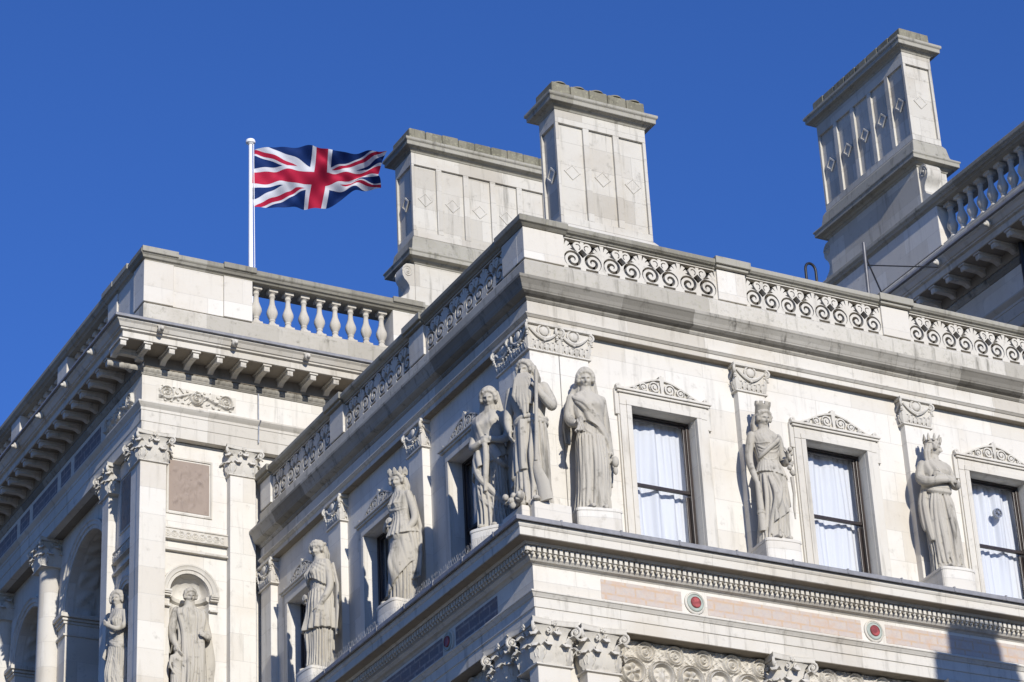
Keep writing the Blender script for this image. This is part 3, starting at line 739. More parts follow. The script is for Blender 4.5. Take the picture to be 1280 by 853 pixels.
def niche(face, c):
    mb = MB(); n = 20; rows = []
    for k in range(n+1):
        a = math.pi*k/n; rows.append([face(c-rN*math.cos(a), W0+rN*math.sin(a)*.9, z) for z in (15, 16, 17, ZS)])
    mb.grid(rows); rows = []
    for k in range(n+1):
        a = math.pi*k/n; row = []
        for j in range(9):
            e = math.pi/2*j/8; fl = 1+.03*math.cos(a*10)*math.sin(2*e)
            row.append(face(c-rN*math.cos(a)*math.cos(e)*fl, W0+rN*math.sin(a)*math.cos(e)*.9*fl, ZS+rN*math.sin(e)))
        rows.append(row)
    mb.grid(rows)
    nich = obj('niche', mb, STONE, Q, smooth=60)
    mb = MB(); rg = []
    for k in range(25):
        a = math.pi*k/24; ring = []
        for rr, dd in ((rN+.003,W0+.02),(rN+.003,W0-.03),(rN+.05,W0-.035),(rN+.06,W0-.055),(rN+.11,W0-.06),(rN+.125,W0-.075),(rN+.15,W0-.075),(rN+.15,W0+.02)):
            ring.append(face(c-rr*math.cos(a), dd, ZS+.003+rr*math.sin(a)))
        rg.append(ring)
    mb.loft(rg); obj('archivolt', mb, TRIM, nich, smooth=40)
    mb = MB()
    for sg in (-1, 1):
        a, b = sorted((c+sg*rN, c+sg*.475))
        for d0, z0, z1 in ((.09, 17.83, 17.86), (.075, 18.0, 18.035), (.05, 18.037, 18.06), (.035, 18.062, 18.098)): face.box(mb, a-.002, b, d0, W0+.02, z0, z1)
    # string at spring level inside the hollow
    rows = []
    for k in range(n+1):
        a = math.pi*k/n; ring = []
        for o, z in ((0,18.0),(-.045,18.03),(-.05,18.09),(0,18.098)): ring.append(face(c-(rN+o)*math.cos(a), W0+(rN+o)*math.sin(a)*.9, z))
        rows.append(ring)
    mb.loft(rows); obj('impost', mb, TRIM, nich, smooth=30)
for face in (PR, PL): niche(face, .915)
for u in (.22, 1.78): pilaster(PR, u, .0, .16, 0, 20.74, .225, CAP_PAV, .48, .23 if u > 1 else .225, Q)
for u in (1.63,): pilaster(PL, u, .0, .33, 0, 20.74, .15, CAP_PAV, .48, .22, Q)
lc = MB(); PL.box(lc, .16, .44, .002, .16, 0, 20.25); obj('pilaster', lc, STONE, Q)
# pink panel with worn relief, bands
def worn(X, Z):
    r_ = np.random.RandomState(5); H = np.zeros_like(X)+.12
    for k in range(46):                                                # a weathered group of figures, heads above limbs
        cx, cz = r_.normal(0, .13), .12+r_.rand()*.62; wx, wz, an = r_.uniform(.02,.05), r_.uniform(.04,.12), r_.uniform(-.6,.6)
        dx, dz = (X-cx)*math.cos(an)+(Z-cz)*math.sin(an), -(X-cx)*math.sin(an)+(Z-cz)*math.cos(an)
        H = np.maximum(H, r_.uniform(.35,1)*np.exp(-((dx/wx)**2+(dz/wz)**2)))
    return H
WORN = relief(worn, -.35, .35, 0, .9, 70, 90, .028).mesh('pink_panel', 70); WORN.materials.append(GRAN)
PR.place('pink_panel', WORN, Q, .895, W0-.004, 19.51); PL.place('pink_panel', WORN, Q, .9, W0-.004, 19.51)
for face in (PR, PL):
    mb = MB(); e = 1.555 if face is PR else 1.475
    face.box(mb, .447, e, .07, W0+.01, 18.985, 19.0); face.box(mb, .447, e, .085, W0+.01, 19.175, 19.20); face.box(mb, .447, e, .10, W0+.01, 19.002, 19.173)
    face.box(mb, .447, e, .08, W0+.01, 18.79, 18.825)
    for a, b, c0, c1 in ((.50,.535,19.45,20.47),(1.26,1.295,19.45,20.47),(.535,1.26,20.435,20.47),(.535,1.26,19.45,19.485)): face.box(mb, a, b, W0-.02, W0+.01, c0, c1)
    band = obj('string_course', mb, TRIM, Q, bevel=.005)
    BND = relief(lambda X, Z: scroll_h(X, Z, [(q, .065) for q in np.arange(-.48, .5, .12)], .05), -.5, .5, 0, .13, 130, 20, .02)
    m_ = BND.mesh('guilloche', 60); m_.materials.append(CARVED); face.place('guilloche', m_, band, .99, .098, 19.02)
FRZ = relief(lambda X, Z: np.maximum(scroll_h(X, Z, [(-.52,.15),(0,.13),(.52,.15)], .115, 1), np.where(np.abs(X) < .66, .75*np.exp(-((Z-.13-.07*np.sin(2*np.pi*(X-.0)/1.04+1.57))/.022)**2)+.35*(leafy(X, Z, 60) > .72), 0)), -.70, .70, 0, .28, 220, 46, .075).mesh('scroll_frieze', 60); FRZ.materials.append(CARVED)
PR.place('scroll_frieze', FRZ, Q, .95, -.003, 21.37); PL.place('scroll_frieze', FRZ, Q, 1.0, -.003, 21.37)
for k in range(6):                                                     # inlaid panels of the side frieze
    a = 1.95+k*2.2
    for p, q in ((a, a+1.3), (a+1.5, a+2.0)):
        mb = MB(); PL.box(mb, p, q, -.006, .01, 21.36, 21.70); obj('inlay_panel', mb, DARKINL, Q)
# side loggia: engaged columns in front of arches
AW = .30
aw = MB(); cols = [4.95, 7.6, 10.25, 12.9]; arcs = [(3.29, 1.08)]+[((a+b)/2, .80) for a, b in zip(cols, cols[1:])]; SPZ = 19.25
lo = 1.78
for i, (c, ra) in enumerate(arcs):
    hi = cols[i]; arch_wall(aw, PL, lo, hi, 0, 20.9, AW, c, ra, SPZ, .7); lo = hi
PL.wall(aw, lo, LEN, 0, 20.9, AW)
aw.quad(PL(1.66,.0,0), PL(1.66,AW,0), PL(1.66,AW,15), PL(1.66,.0,15))
obj('arcade', aw, STONE, Q)
sf = MB(); PL.box(sf, 1.66, LEN, .142, AW+.02, 20.75, 20.8); obj('soffit', sf, UNDERST, Q)
for c, ra in arcs:
    mb = MB(); rg = []
    for k in range(37):
        a = math.pi*k/36
        rg.append([PL(c-rr*math.cos(a), dd, SPZ+.002+rr*math.sin(a)) for rr, dd in ((ra+.003,AW+.02),(ra+.003,AW-.02),(ra+.06,AW-.03),(ra+.07,AW-.05),(ra+.13,AW-.055),(ra+.145,AW-.075),(ra+.175,AW-.075),(ra+.175,AW+.02))])
    mb.loft(rg); obj('archivolt', mb, TRIM, Q, smooth=35)
    rows = []                                                          # carved band under the arch
    for k in range(150):
        a = math.pi*k/149; row = []
        for j in range(22):
            t = j/21; hgt = .035*(abs(math.sin(k*.22))*math.sin(math.pi*t)**.6*(.6+.4*math.cos(9*t+k*.3))) if .12 < t < .88 else 0
            rr = ra-.003-hgt; row.append(PL(c-rr*math.cos(a), AW+.12+.45*t, SPZ+rr*math.sin(a)))
        rows.append(row)
    obj('carved_soffit', MB().grid(rows), CARVED, Q, smooth=60)
    for sg in (-1, 1):
        mb = MB(); w_ = .5 if sg > 0 or ra < 1 else .36
        a, b = sorted((c+sg*(ra-.02), c+sg*(ra+w_)))
        for e, d0, z0, z1 in ((.0,-.04,-.40,-.36),(.0,-.04,-.18,-.13),(.03,-.07,-.128,-.08),(.07,-.11,-.078,-.003)): PL.box(mb, a-e*(sg > 0), b+e*(sg < 0), AW+d0, AW+.72+e, SPZ+z0, SPZ+z1)
        obj('impost', mb, TRIM, Q, bevel=.006)
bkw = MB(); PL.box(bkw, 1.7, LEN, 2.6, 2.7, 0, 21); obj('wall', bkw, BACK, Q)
for c in cols:
    mb = MB(); mb.lathe([(.235,0),(.235,12),(.232,16),(.20,20.20),(.205,20.21),(.225,20.225),(.225,20.25),(.2,20.26)], (PX+.20, PY+c, 0), 28)
    p = obj('column', mb, STONE, Q, smooth=40); PL.place('capital', CAP_PAV, p, c, .20, 20.26)
    
rf = MB(); rf.box(PX+.5, PX+WID, PY+.5, PY+LEN, 22.5, 22.6); rf.box(PX+3, PX+WID, PY+3, PY+LEN, 0, 22.4); obj('roof', rf, LEAD, Q)
cb = MB(); cb.tube([PR(2.05,.13,20.75), PR(2.05,-.02,20.9), PR(2.05,-.03,21.2), PR(2.06,-.10,21.27), PR(2.05,-.02,21.32), PR(2.05,-.02,21.8)], .012, 6); cb.tube([PR(2.05,.13,20.75), PR(2.06,.13,19), PR(2.05,.13,16)], .012, 6); obj('cable', cb, GALV, Q)

# ================================================================== WING behind the right parapet
WX, WY, WDZ = 10.6, .70, .90
W = root('stone_wing', 'shaded stone wing at the right edge with a baluster parapet above a bracketed cornice', 'building', (WX, WY, 0))
WL, WRf = Face('L', WX, WY), Face('R', WX, WY)
grand_wing(W, [(WL, -.3, 12, [1.2, 2.6, 4.0, 5.4]), (WRf, -.2, 4, [])], [(WX, WY+14), (WX, WY), (WX+8, WY)], WDZ)
ww = MB(); WL.wall(ww, .15, 14, 15, 21.7, .15); WRf.wall(ww, .15, 8, 15, 21.7, .15); obj('wall', ww, STONE, W)
mb = MB(); WL.box(mb, 0, .5, 0, .16, 15, 21.64); WL.box(mb, 3.6, 4.1, 0, .16, 15, 21.64); obj('pilaster', mb, STONE, W)
pedestal(W, WL, .0, .45, .0, WDZ); balustrade(W, WL, .45, 3.30, 10, WDZ); pedestal(W, WL, 3.30, 14, .02, WDZ); pedestal(W, WRf, .43, 8, .02, WDZ)
rf = MB(); rf.box(WX+.5, WX+8, WY+.5, WY+14, 23.4, 23.5); obj('roof', rf, LEAD, W)
dp = MB(); dp.tube([WL(1.15,-.1,22.95), WL(1.16,-.09,22.7), WL(1.18,-.08,21), WL(1.18,-.08,15)], .055, 10)
for z in (22.6, 21.3): dp.lathe([(.07,0),(.07,.08)], WL(1.17,-.085,z), 10)
obj('downpipe', dp, IRON, W, smooth=40)

# ================================================================== chimney stacks
def chimney(label, x0, x1, y0, y1, zb, zpb, zpt, nx, ny, string, cons):
    cx, cy = (x0+x1)/2, (y0+y1)/2
    c = root('chimney_stack', label, 'chimney', (cx, cy, zb), group='stone chimney stacks on the roofs')
    rect = lambda e=0: [(x0-e, y1+e), (x0-e, y0-e), (x1+e, y0-e), (x1+e, y1+e)]
    ring = lambda prof: MB().sweep(rect(), prof, closed_path=True)
    rec = .045
    mb = MB(); mb.box(x0+rec, x1-rec, y0+rec, y1-rec, zpb-.1, zpt+.12)
    sw_, tr = .055, .10
    # rails and stiles leave sunk panels
    for za, zc in ((zpb-.08, zpb+.05), (zpt-.02, zpt+.22)): mb.box(x0, x1, y0, y1, za, zc)
    def stiles(a0, a1, n, fn):
        pw_ = (a1-a0)/n
        for k in range(n+1):
            m_ = a0+k*pw_; l, r_ = (m_-sw_, m_+sw_)
            fn(max(l, a0), min(r_, a1))
    def sx(l, r_):
        mb.box(l, r_, y0, y0+rec+.001, zpb+.052, zpt-.022); mb.box(l, r_, y1-rec-.001, y1, zpb+.052, zpt-.022)
    def sy(l, r_):
        l = max(l, y0+rec+.002); r_ = min(r_, y1-rec-.002)
        mb.box(x0, x0+rec+.001, l, r_, zpb+.052, zpt-.022); mb.box(x1-rec-.001, x1, l, r_, zpb+.052, zpt-.022)
    stiles(x0, x1, nx, sx); stiles(y0, y1, ny, sy)
    sh = obj('shaft', mb, CHIM, c, bevel=.008)
    zm = (zpb+zpt)/2+.02
    for k in range(nx):
        u = x0+(k+.5)*(x1-x0)/nx
        for yy, sg in ((y0+rec, -1),):
            q = MB(); ring_ = lambda e, t: [(u+a*e, yy+sg*t, zm+b*e) for a, b in ((1,0),(0,1),(-1,0),(0,-1))]; q.loft([ring_(.155,.001), ring_(.148,.012), ring_(.142,.014), ring_(.118,.014), ring_(.108,.006)]); obj('diamond_boss', q, CHIM, sh)
    for k in range(ny):
        u = y0+(k+.5)*(y1-y0)/ny; xx = x0+rec
        q = MB(); ring_ = lambda e, t: [(xx-t, u+a*e, zm+b*e) for a, b in ((1,0),(0,1),(-1,0),(0,-1))]; q.loft([ring_(.155,.001), ring_(.150,.034), ring_(.112,.036), ring_(.104,.02)]); obj('diamond_boss', q, CHIM, sh)
    zt = zpt+.223
    cap = obj('cap', ring([(-.2,zt),(.002,zt),(.02,zt+.03),(.05,zt+.045),(.07,zt+.06),(.135,zt+.075),(.145,zt+.08),(.145,zt+.15),(.165,zt+.165),(.175,zt+.18),(.175,zt+.225),(.05,zt+.25),(-.2,zt+.25)]), COPE, c, bevel=.008)
    # crest: a row of joined blocks, one flue pot peeping from each
    zc = zt+.25; n_, L_, along = (max(3, round((x1-x0+.1)/.36)), x1-x0+.06, 'x') if (x1-x0) > (y1-y0) else (max(3, round((y1-y0+.1)/.36)), y1-y0+.06, 'y')
    r_ = random.Random(int(x0*97))
    for k in range(n_):
        q = MB(); hgt = .27+r_.uniform(-.012, .012); e = r_.uniform(0, .015)
        a0 = (x0 if along == 'x' else y0)-.03+k*L_/n_+.004; a1 = a0+L_/n_-.008
        if along == 'x': q.box(a0, a1, y0-.02+e, y1+.02, zc-.01, zc+hgt); pc = ((a0+a1)/2, (y0+y1)/2)
        else: q.box(x0-.02+e, x1+.02, a0, a1, zc-.01, zc+hgt); pc = ((x0+x1)/2, (a0+a1)/2)
        cb_ = obj('crest_block', q, CREST, cap, bevel=.022)
        q = MB(); q.lathe([(.15,0),(.14,.025),(.11,.04),(.05,.05),(.01,.05)], (pc[0], pc[1]-(.0 if along == 'y' else .16), zc+hgt-.01), 16)
        obj('chimney_pot', q, CREST, cap, smooth=40)
    if string:
        obj('plinth', ring([(-.2,zpb-.47),(.10,zpb-.47),(.10,zpb-.40),(.08,zpb-.36),(.05,zpb-.16),(.015,zpb-.10),(.002,zpb-.085),(-.2,zpb-.085)]), COPE, c, bevel=.01)
        z2 = zpb-.475
        obj('string_course', ring([(-.2,z2-.20),(.02,z2-.20),(.04,z2-.17),(.07,z2-.16),(.10,z2-.13),(.19,z2-.12),(.19,z2-.05),(.21,z2-.03),(.21,z2),(-.2,z2)]), COPE, c, bevel=.008)
        b = MB(); b.box(x0-.01, x1+.01, y0-.01, y1+.01, zb, z2-.19); obj('base', b, CHIM, c, bevel=.01)
        # scrolled consoles on the ends
        for (bx, by, dx, dy, wd) in cons:
            q = MB(); pts = []
            pr = [(0,0),(.04,.0),(.10,.02),(.20,.03),(.30,.05),(.35,.10),(.37,.18),(.35,.28),(.29,.36),(.20,.42),(.13,.47),(.10,.54),(.11,.60),(.15,.66),(.20,.70),(.235,.76),(.24,.84),(.22,.92),(.16,.97),(.08,.98),(0,.98)]
            H_ = min(1.15, z2-.21-zb-.3); z3 = z2-.20-H_
            tx, ty = -dy, dx
            P3 = lambda o, s_, z: (bx+dx*o+tx*s_, by+dy*o+ty*s_, z3+z*H_/.98)
            q.loft([[P3(o, -wd, z) for o, z in pr], [P3(o, wd, z) for o, z in pr]])
            for ccx, ccz, rr in ((.20,.20,.155),(.135,.84,.10)):
                for sg in (-1, 1):
                    sp_ = []
                    for k in range(30):
                        t = k/29; a = t*2.2*2*math.pi; rad = rr*(1-.82*t); sp_.append(P3(ccx+rad*math.cos(a), sg*wd, ccz+rad*math.sin(a)))
                    q.tube(sp_, .014, 5); q.ball(P3(ccx, sg*wd, ccz), .03, 8, 5)
            obj('console', q, CHIM, c, smooth=30)
    else:
        obj('plinth', ring([(-.2,zpb-.6),(.16,zpb-.6),(.16,zpb-.42),(.13,zpb-.36),(.06,zpb-.16),(.02,zpb-.10),(.002,zpb-.085),(-.2,zpb-.085)]), CHIM, c, bevel=.01)
        b = MB(); b.box(x0-.14, x1+.14, y0-.14, y1+.14, zb, zpb-.59); obj('base', b, CHIM, c, bevel=.01)
    return c
chimney('tall pale chimney with three front panels, rising behind the corner of the scroll parapet', 3.10, 4.78, 4.0, 4.53, 19.3, 22.90, 24.70, 3, 1, False, ())
chimney('long many-panelled chimney with a scrolled console, just right of the flag', 3.52, 6.87, 10.0, 10.68, 22.6, 25.90, 27.36, 6, 1, True, [(3.51, 10.16, -1, 0, .15), (6.88, 10.16, 1, 0, .15)])
chimney('tall chimney on the right-hand wing, its long shaded side showing five panels', 11.0, 11.63, 4.85, 7.66, 23.5, 26.85, 28.42, 1, 5, True, [(11.17, 4.84, 0, -1, .15), (11.17, 7.67, 0, 1, .15)])

# ================================================================== flagpole and flag
FX, FY = .55, 10.5
fp = root('flagpole', 'white flagpole rising behind the balustrade with a flat round cap', 'flagpole', (FX, FY, 22.6))
mb = MB(); mb.lathe([(.048,22.6),(.044,24.5),(.033,27.28),(.033,27.3)], (FX, FY, 0), 16); obj('pole', mb, WHITE, fp, smooth=40)
mb = MB(); mb.lathe([(.045,27.3),(.05,27.31),(.085,27.33),(.09,27.36),(.08,27.39),(.03,27.41)], (FX, FY, 0), 16); obj('pole_cap', mb, WHITE, fp, smooth=40)
mb = MB(); mb.tube([(FX+.060, FY-.05, 23.6), (FX+.042, FY-.04, 27.3)], .007, 5); obj('halyard', mb, WHITE, fp)
mb = MB(); NU, NV = 96, 48; uv = []
ex = Vector((math.cos(R(20)), math.sin(R(20))*-1, 0)); ey = Vector((ex.y*-1, ex.x, 0))*-1   # along the wind, and across it (towards the viewer)
L_, H_ = 2.42, 1.16
rows = []
for i in range(NU+1):
    u = i/NU; row = []
    h_ = np.interp(u, [0,.12,.25,.45,.62,.75,.85,.93,1], [1.17,1.08,.96,.80,.72,.62,.52,.38,.20])
    mid = np.interp(u, [0,.2,.4,.6,.8,.92,1], [26.60,26.63,26.62,26.65,26.76,26.80,26.80])
    lost = math.sqrt(max(0, 1.17**2-h_**2))                            # height that turns away from view goes into depth
    for j in range(NV+1):
        v = j/NV
        wv = .13*u**.6*math.sin(8.2*u-2.6*v+.7) + .055*math.sin(16*u+5*v+1)*u**.5 + .034*math.sin(27*u-9*v)*min(1, 3*u) + .05*(abs(math.sin(6.3*u+3.1*v+.4))-.6)*min(1, 2*u) + .016*math.sin(41*u+17*v)
        wv += .035*math.sin(13*v-15*u)*(1-u)*min(1, 6*u) + (v-.5)*lost*.75 + .10*max(0, u-.72)*4*math.sin(6.5*v+.5)
        z = mid + h_*(v-.5) + .030*math.sin(10*u+3.5*v)*u + .022*math.sin(19*u-6*v)*u + .05*(v-.5)*math.sin(7*u)*u
        x_ = u*L_*.97 + .07*(v-.5)*math.sin(math.pi*u)*1.3 - .02*math.sin(16*u+5*v) - .16*max(0, u-.8)*4*(1-abs(2*v-.75))
        p = Vector((FX+.04, FY-.03, 0)) + ex*x_ + ey*wv
        row.append((p.x, p.y, z)); uv.append((u, v))
    rows.append(row)
mb.grid(rows); fme = mb.mesh('flag', 180); fme.materials.append(FLAG)
lay = fme.uv_layers.new(name='uv')
for lp in fme.loops: lay.data[lp.index].uv = uv[lp.vertex_index]
fo = bpy.data.objects.new('flag', fme); scene.collection.objects.link(fo)
tag(fo, 'red, white and blue crossed flag blowing to the right from its white pole', 'flag')

# ================================================================== statues
def interp(tab, z):
    T = np.array(tab); return [np.interp(z, T[:,0], T[:,k]) for k in range(1, T.shape[1])]
FEM = [(0,.125,.10),(.06,.118,.094),(.15,.110,.088),(.28,.108,.088),(.40,.110,.088),(.50,.110,.086),(.56,.098,.076),(.615,.083,.066),(.68,.094,.074),(.735,.106,.080),(.78,.116,.070),(.812,.112,.058),(.835,.080,.05),(.852,.044,.042),(.90,.036,.038)]
MAL = [(0,.135,.105),(.06,.128,.10),(.15,.118,.094),(.28,.116,.092),(.40,.114,.09),(.50,.112,.088),(.56,.106,.078),(.62,.104,.074),(.68,.118,.080),(.74,.134,.086),(.79,.138,.074),(.82,.120,.060),(.842,.080,.052),(.857,.052,.048),(.90,.044,.046)]
class Figure:
    def __init__(s, tab=FEM, sway=.02, seed=1, hem=.012, waist=.58, nfold=15, knee=(-.04,.29), kneeamt=.03):
        s.mb = MB(); s.tab = tab; s.sway = sway; s.knee = knee; s.kamt = kneeamt; s.r = np.random.RandomState(seed)
        s.ph = s.r.uniform(0, 6.28, 8); s.hem = hem; s.waist = waist; s.nf = nfold
    def cx(s, z): return s.sway*math.sin(math.pi*(z-.1)/.75)
    def P(s, th, z, off=0.):
        a, b = interp(s.tab, z); c, sn = math.cos(th), math.sin(th); e = 2/2.3
        x = s.cx(z)+a*math.copysign(abs(c)**e, c); y = b*math.copysign(abs(sn)**e, sn)
        if s.tab is FEM and sn < 0:
            for q in (-.045, .045): y -= .022*math.exp(-((x-s.cx(z)-q)/.032)**2-((z-.735)/.035)**2)
        if sn < 0: y -= s.kamt*math.exp(-((x-s.knee[0])/.045)**2-((z-s.knee[1])/.13)**2)
        return Vector((x+c*off, y+sn*off, z))
    def body(s, bare_above=None):
        nz, nt_ = 96, 160; rings = []
        for i in range(nz):
            z = .0+.90*i/(nz-1); ring = []
            A = 1.45*s.hem*max(0., 1-z/s.waist)**.5 + (.0035 if (bare_above is None or z < bare_above) and z < .84 else 0)
            for k in range(nt_):
                th = 2*math.pi*k/nt_
                f1 = math.cos(s.nf*th+s.ph[0]+1.2*math.sin(2*th+s.ph[1])+1.5*z)
                f2 = math.cos((s.nf*1.7//1)*th+s.ph[2]+2.2*math.sin(3*th+s.ph[3])-2*z)
                f = .65*(1-2*abs(f1)**.7)*-1+.35*f2
                ring.append(s.P(th, z, A*f))
            rings.append(ring)
        s.mb.loft(rings); return s
    def path(s, ctrl, off=.0, n=22):
        """ctrl: (theta deg, z) points followed over the body surface"""
        C = np.array(ctrl, float); t = np.linspace(0, len(C)-1, n); out = []
        for q in t:
            i = min(int(q), len(C)-2); f = q-i; p0, p1, p2, p3 = C[max(i-1,0)], C[i], C[i+1], C[min(i+2,len(C)-1)]
            c = .5*((2*p1)+(p2-p0)*f+(2*p0-5*p1+4*p2-p3)*f*f+(3*p1-p0-3*p2+p3)*f**3)
            out.append(s.P(math.radians(c[0]), c[1], off))
        return out
    def fold(s, ctrl, r=.012, off=.004, n=22, taper=True):
        p = s.path(ctrl, off, n); s.mb.tube(p, [r*(.35+.65*math.sin(math.pi*k/(n-1))**.6) if taper else r for k in range(n)], 7); return s
    def swags(s, a, b, n, sag=.03, r=.011, spread=.03):
        """n parallel drape folds from a to b"""
        for k in range(n):
            t = k/(max(1, n-1)); j = lambda q: s.r.uniform(-q, q)
            a0, b0 = a[0]+j(9), b[0]+j(12); m1 = .30+j(.06); m2 = .66+j(.06); sg_ = sag*(.5+.9*t)*(1+j(.5))
            za, zb_ = a[1]-spread*k*(1+j(.25)), b[1]-spread*k*(.75+j(.3))
            s.fold([(a0, za), (a0+(b0-a0)*m1, za+(zb_-za)*m1-sg_*.9+j(.006)), (a0+(b0-a0)*m2, za+(zb_-za)*m2-sg_+j(.006)), (b0, zb_)], r*(.55+.75*s.r.rand()), .001)
        return s
    def cloth(s, t0, t1, ztop, zbot, off=.012, flare=.012, amp=.008, k1=9., k2=14., n=72, m=30, th=.011):
        """a layer of cloth with a real edge lying over the body; ztop and zbot are functions of the angle in degrees"""
        rings = []; p1, p2 = s.r.uniform(0, 6.28, 2)
        for i in range(n+1):
            a = t0+(t1-t0)*i/n; rr = math.radians(a); out = []; inn = []
            for j in range(m+1):
                v = j/m; z = ztop(a)+(zbot(a)-ztop(a))*v
                ph_ = k1*rr+k2*z
                f = .62*(2*abs(math.cos(ph_+p1+.8*math.sin(2*rr+p2)))**.75-1)+.38*math.cos(1.9*ph_+p2+1.4*math.sin(3*rr))
                o = off+flare*v+1.35*amp*(.4+.6*v)*f
                out.append(s.P(rr, z, o)); inn.append(s.P(rr, z, max(-.004, o-th-.006)))
            rings.append(out+inn[::-1])
        s.mb.loft(rings); return s
    def limb(s, pts, rad, n=12):
        P = [Vector(p) for p in pts]; m = 6; out = []; rr = []
        for i in range(len(P)-1):
            for k in range(m):
                t = k/m; p0, p1, p2, p3 = P[max(i-1,0)], P[i], P[i+1], P[min(i+2, len(P)-1)]
                out.append(.5*((2*p1)+(p2-p0)*t+(2*p0-5*p1+4*p2-p3)*t*t+(3*p1-p0-3*p2+p3)*t**3)); rr.append(rad[i]+(rad[i+1]-rad[i])*t)
        out.append(P[-1]); rr.append(rad[-1]); s.mb.tube(out, rr, n); s.mb.ball(P[0], rad[0], 10, 8); return s
    def hand(s, at, dirv, palm, size=.085, curl=.6):
        dv = Vector(dirv).normalized(); pn = Vector(palm); pn = (pn-dv*pn.dot(dv)).normalized(); sd = dv.cross(pn); c = Vector(at)
        s.mb.tube([c-dv*.01, c+dv*size*.25, c+dv*size*.5], [size*.20, size*.26, size*.24], 10, .6, pn)
        for i, q in enumerate((-1.0, -.35, .35, 1.0)):
            L_ = size*(.48, .56, .52, .40)[i]; b = c+dv*size*.48+sd*(q*size*.18); pts = [b]
            for k in range(1, 4):
                a = curl*k*.55; b = b+(dv*math.cos(a)+pn*math.sin(a))*(L_/3); pts.append(b)
            s.mb.tube(pts, [size*.085, size*.08, size*.075, size*.06], 7)
        b = c+dv*size*.12-sd*size*.22; s.mb.tube([b, b+(dv*.7-sd*.6+pn*.3)*size*.22, b+(dv*1.1-sd*.75+pn*.6)*size*.36], [size*.10, size*.085, size*.065], 7)
        return s
    def arm(s, pts, hand_dir, palm, r=(.036,.031,.024,.018), curl=.6, sleeve=None):
        r = [q*.86 for q in r]; pts = [(x*(.93 if abs(x) > .12 else 1), y, z) for x, y, z in pts]
        s.limb(pts, r[:len(pts)] if len(pts) == len(r) else np.interp(np.linspace(0,1,len(pts)), np.linspace(0,1,len(r)), r).tolist())
        s.hand(pts[-1], hand_dir, palm, .085, curl); return s
    def head(s, yaw_=0., tilt=0., hair='wave', z=.925):
        hb = MB(); n, m = 40, 32; rings = []
        for i in range(m+1):
            ph = -math.pi/2+math.pi*min(max(i,.06), m-.06)/m; ring = []
            for k in range(n):
                th = 2*math.pi*k/n; x, y, q = math.cos(ph)*math.cos(th), math.cos(ph)*math.sin(th), math.sin(ph)
                jaw = 1-.30*max(0, -q)**1.3
                X, Y, Z = .047*x*jaw, .056*y*(1-.12*max(0,-q)), .066*q
                if y < 0:
                    g_ = lambda cx_, cz_, wx, wz: math.exp(-((x-cx_)/wx)**2-((q-cz_)/wz)**2)
                    Y -= .021*g_(0,-.20,.11,.16)+.012*g_(0,.04,.08,.20)+.009*g_(0,-.53,.22,.055)+.008*g_(0,-.68,.25,.055)+.013*g_(0,-.90,.3,.10)
                    Y += .019*(g_(-.36,.04,.18,.10)+g_(.36,.04,.18,.10)) - .008*(g_(-.36,.22,.3,.06)+g_(.36,.22,.3,.06)) + .008*g_(0,-.605,.2,.03) + .006*g_(0,-.40,.16,.05)
                    Y -= .010*(g_(-.36,.03,.09,.05)+g_(.36,.03,.09,.05))
                    Y -= .006*(g_(-.42,-.25,.2,.15)+g_(.42,-.25,.2,.15))
                ring.append((X, Y, Z))
            rings.append(ring)
        hb.loft(rings)
        for sg in (-1, 1): hb.ball((sg*.047,.006,-.004), (.007,.013,.02), 8, 6)
        if hair:
            rings = []
            for i in range(25):
                ph = -math.pi/2+math.pi*min(max(i,.06), 24-.06)/24; ring = []
                for k in range(36):
                    th = 2*math.pi*k/36; x, y, q = math.cos(ph)*math.cos(th), math.cos(ph)*math.sin(th), math.sin(ph)
                    wv = 1+.05*math.sin(9*math.atan2(q-.2, x)+6*y)+.02*math.sin(23*th)
                    ring.append((.053*x*wv, .019+.052*y*wv, .020+.058*q*wv))
                rings.append(ring)
            hb.loft(rings)
            for row, rr in ((0, .013), (1, .011)):                      # waved front hair round the brow
                pts = []
                for k in range(25):
                    a = math.pi*(-.12+1.24*k/24); q = 1+.05*math.cos(k*1.7+row)
                    pts.append((.050*math.cos(a)*q, -.026+.014*row+.006*math.cos(k*2.1)-.012*math.sin(a), .004+.050*math.sin(a)*q+.012*row))
                hb.tube(pts, [rr*(.8+.35*abs(math.sin(k*1.3))) for k in range(25)], 8)
            if hair in ('bun', 'wreath'): hb.ball((0,.075,.03), (.03,.028,.03), 12, 8)
            if hair == 'wreath':
                for k in range(20):
                    a = 2*math.pi*k/20; hb.ball((.054*math.cos(a), .008+.060*math.sin(a), .036+.006*math.sin(a)), (.013,.013,.014), 7, 5)
            if hair in ('long', 'wreath', 'veil'):
                for sg in (-1, 1):
                    for q in (0, 1): hb.tube([(sg*.045,.02+.02*q,.02), (sg*.054,.028+.02*q,-.04), (sg*.05,.022+.02*q,-.085), (sg*.058,.012+.02*q,-.125)], [.016,.018,.016,.008], 8)
            if hair == 'veil':
                hb.ball((0,.016,.018), (.062,.056,.078), 20, 14)
                rg = []
                for i in range(18):
                    t = i/17; zz = .055-.26*t; ring = []
                    for k in range(48):
                        a = 2*math.pi*k/48; f = 1+(.05+.05*t)*math.cos(9*a+2*t); ring.append(((.058+.040*t**.8)*math.cos(a)*f, .034+.010*t+(.040+.016*t)*math.sin(a)*f, zz))
                    rg.append(ring)
                hb.loft(rg)
                hb.tube([(.058*math.cos(a), -.018-.010*math.sin(a), .008+.066*math.sin(a)) for a in np.linspace(-.5, math.pi+.5, 20)], .011, 8)
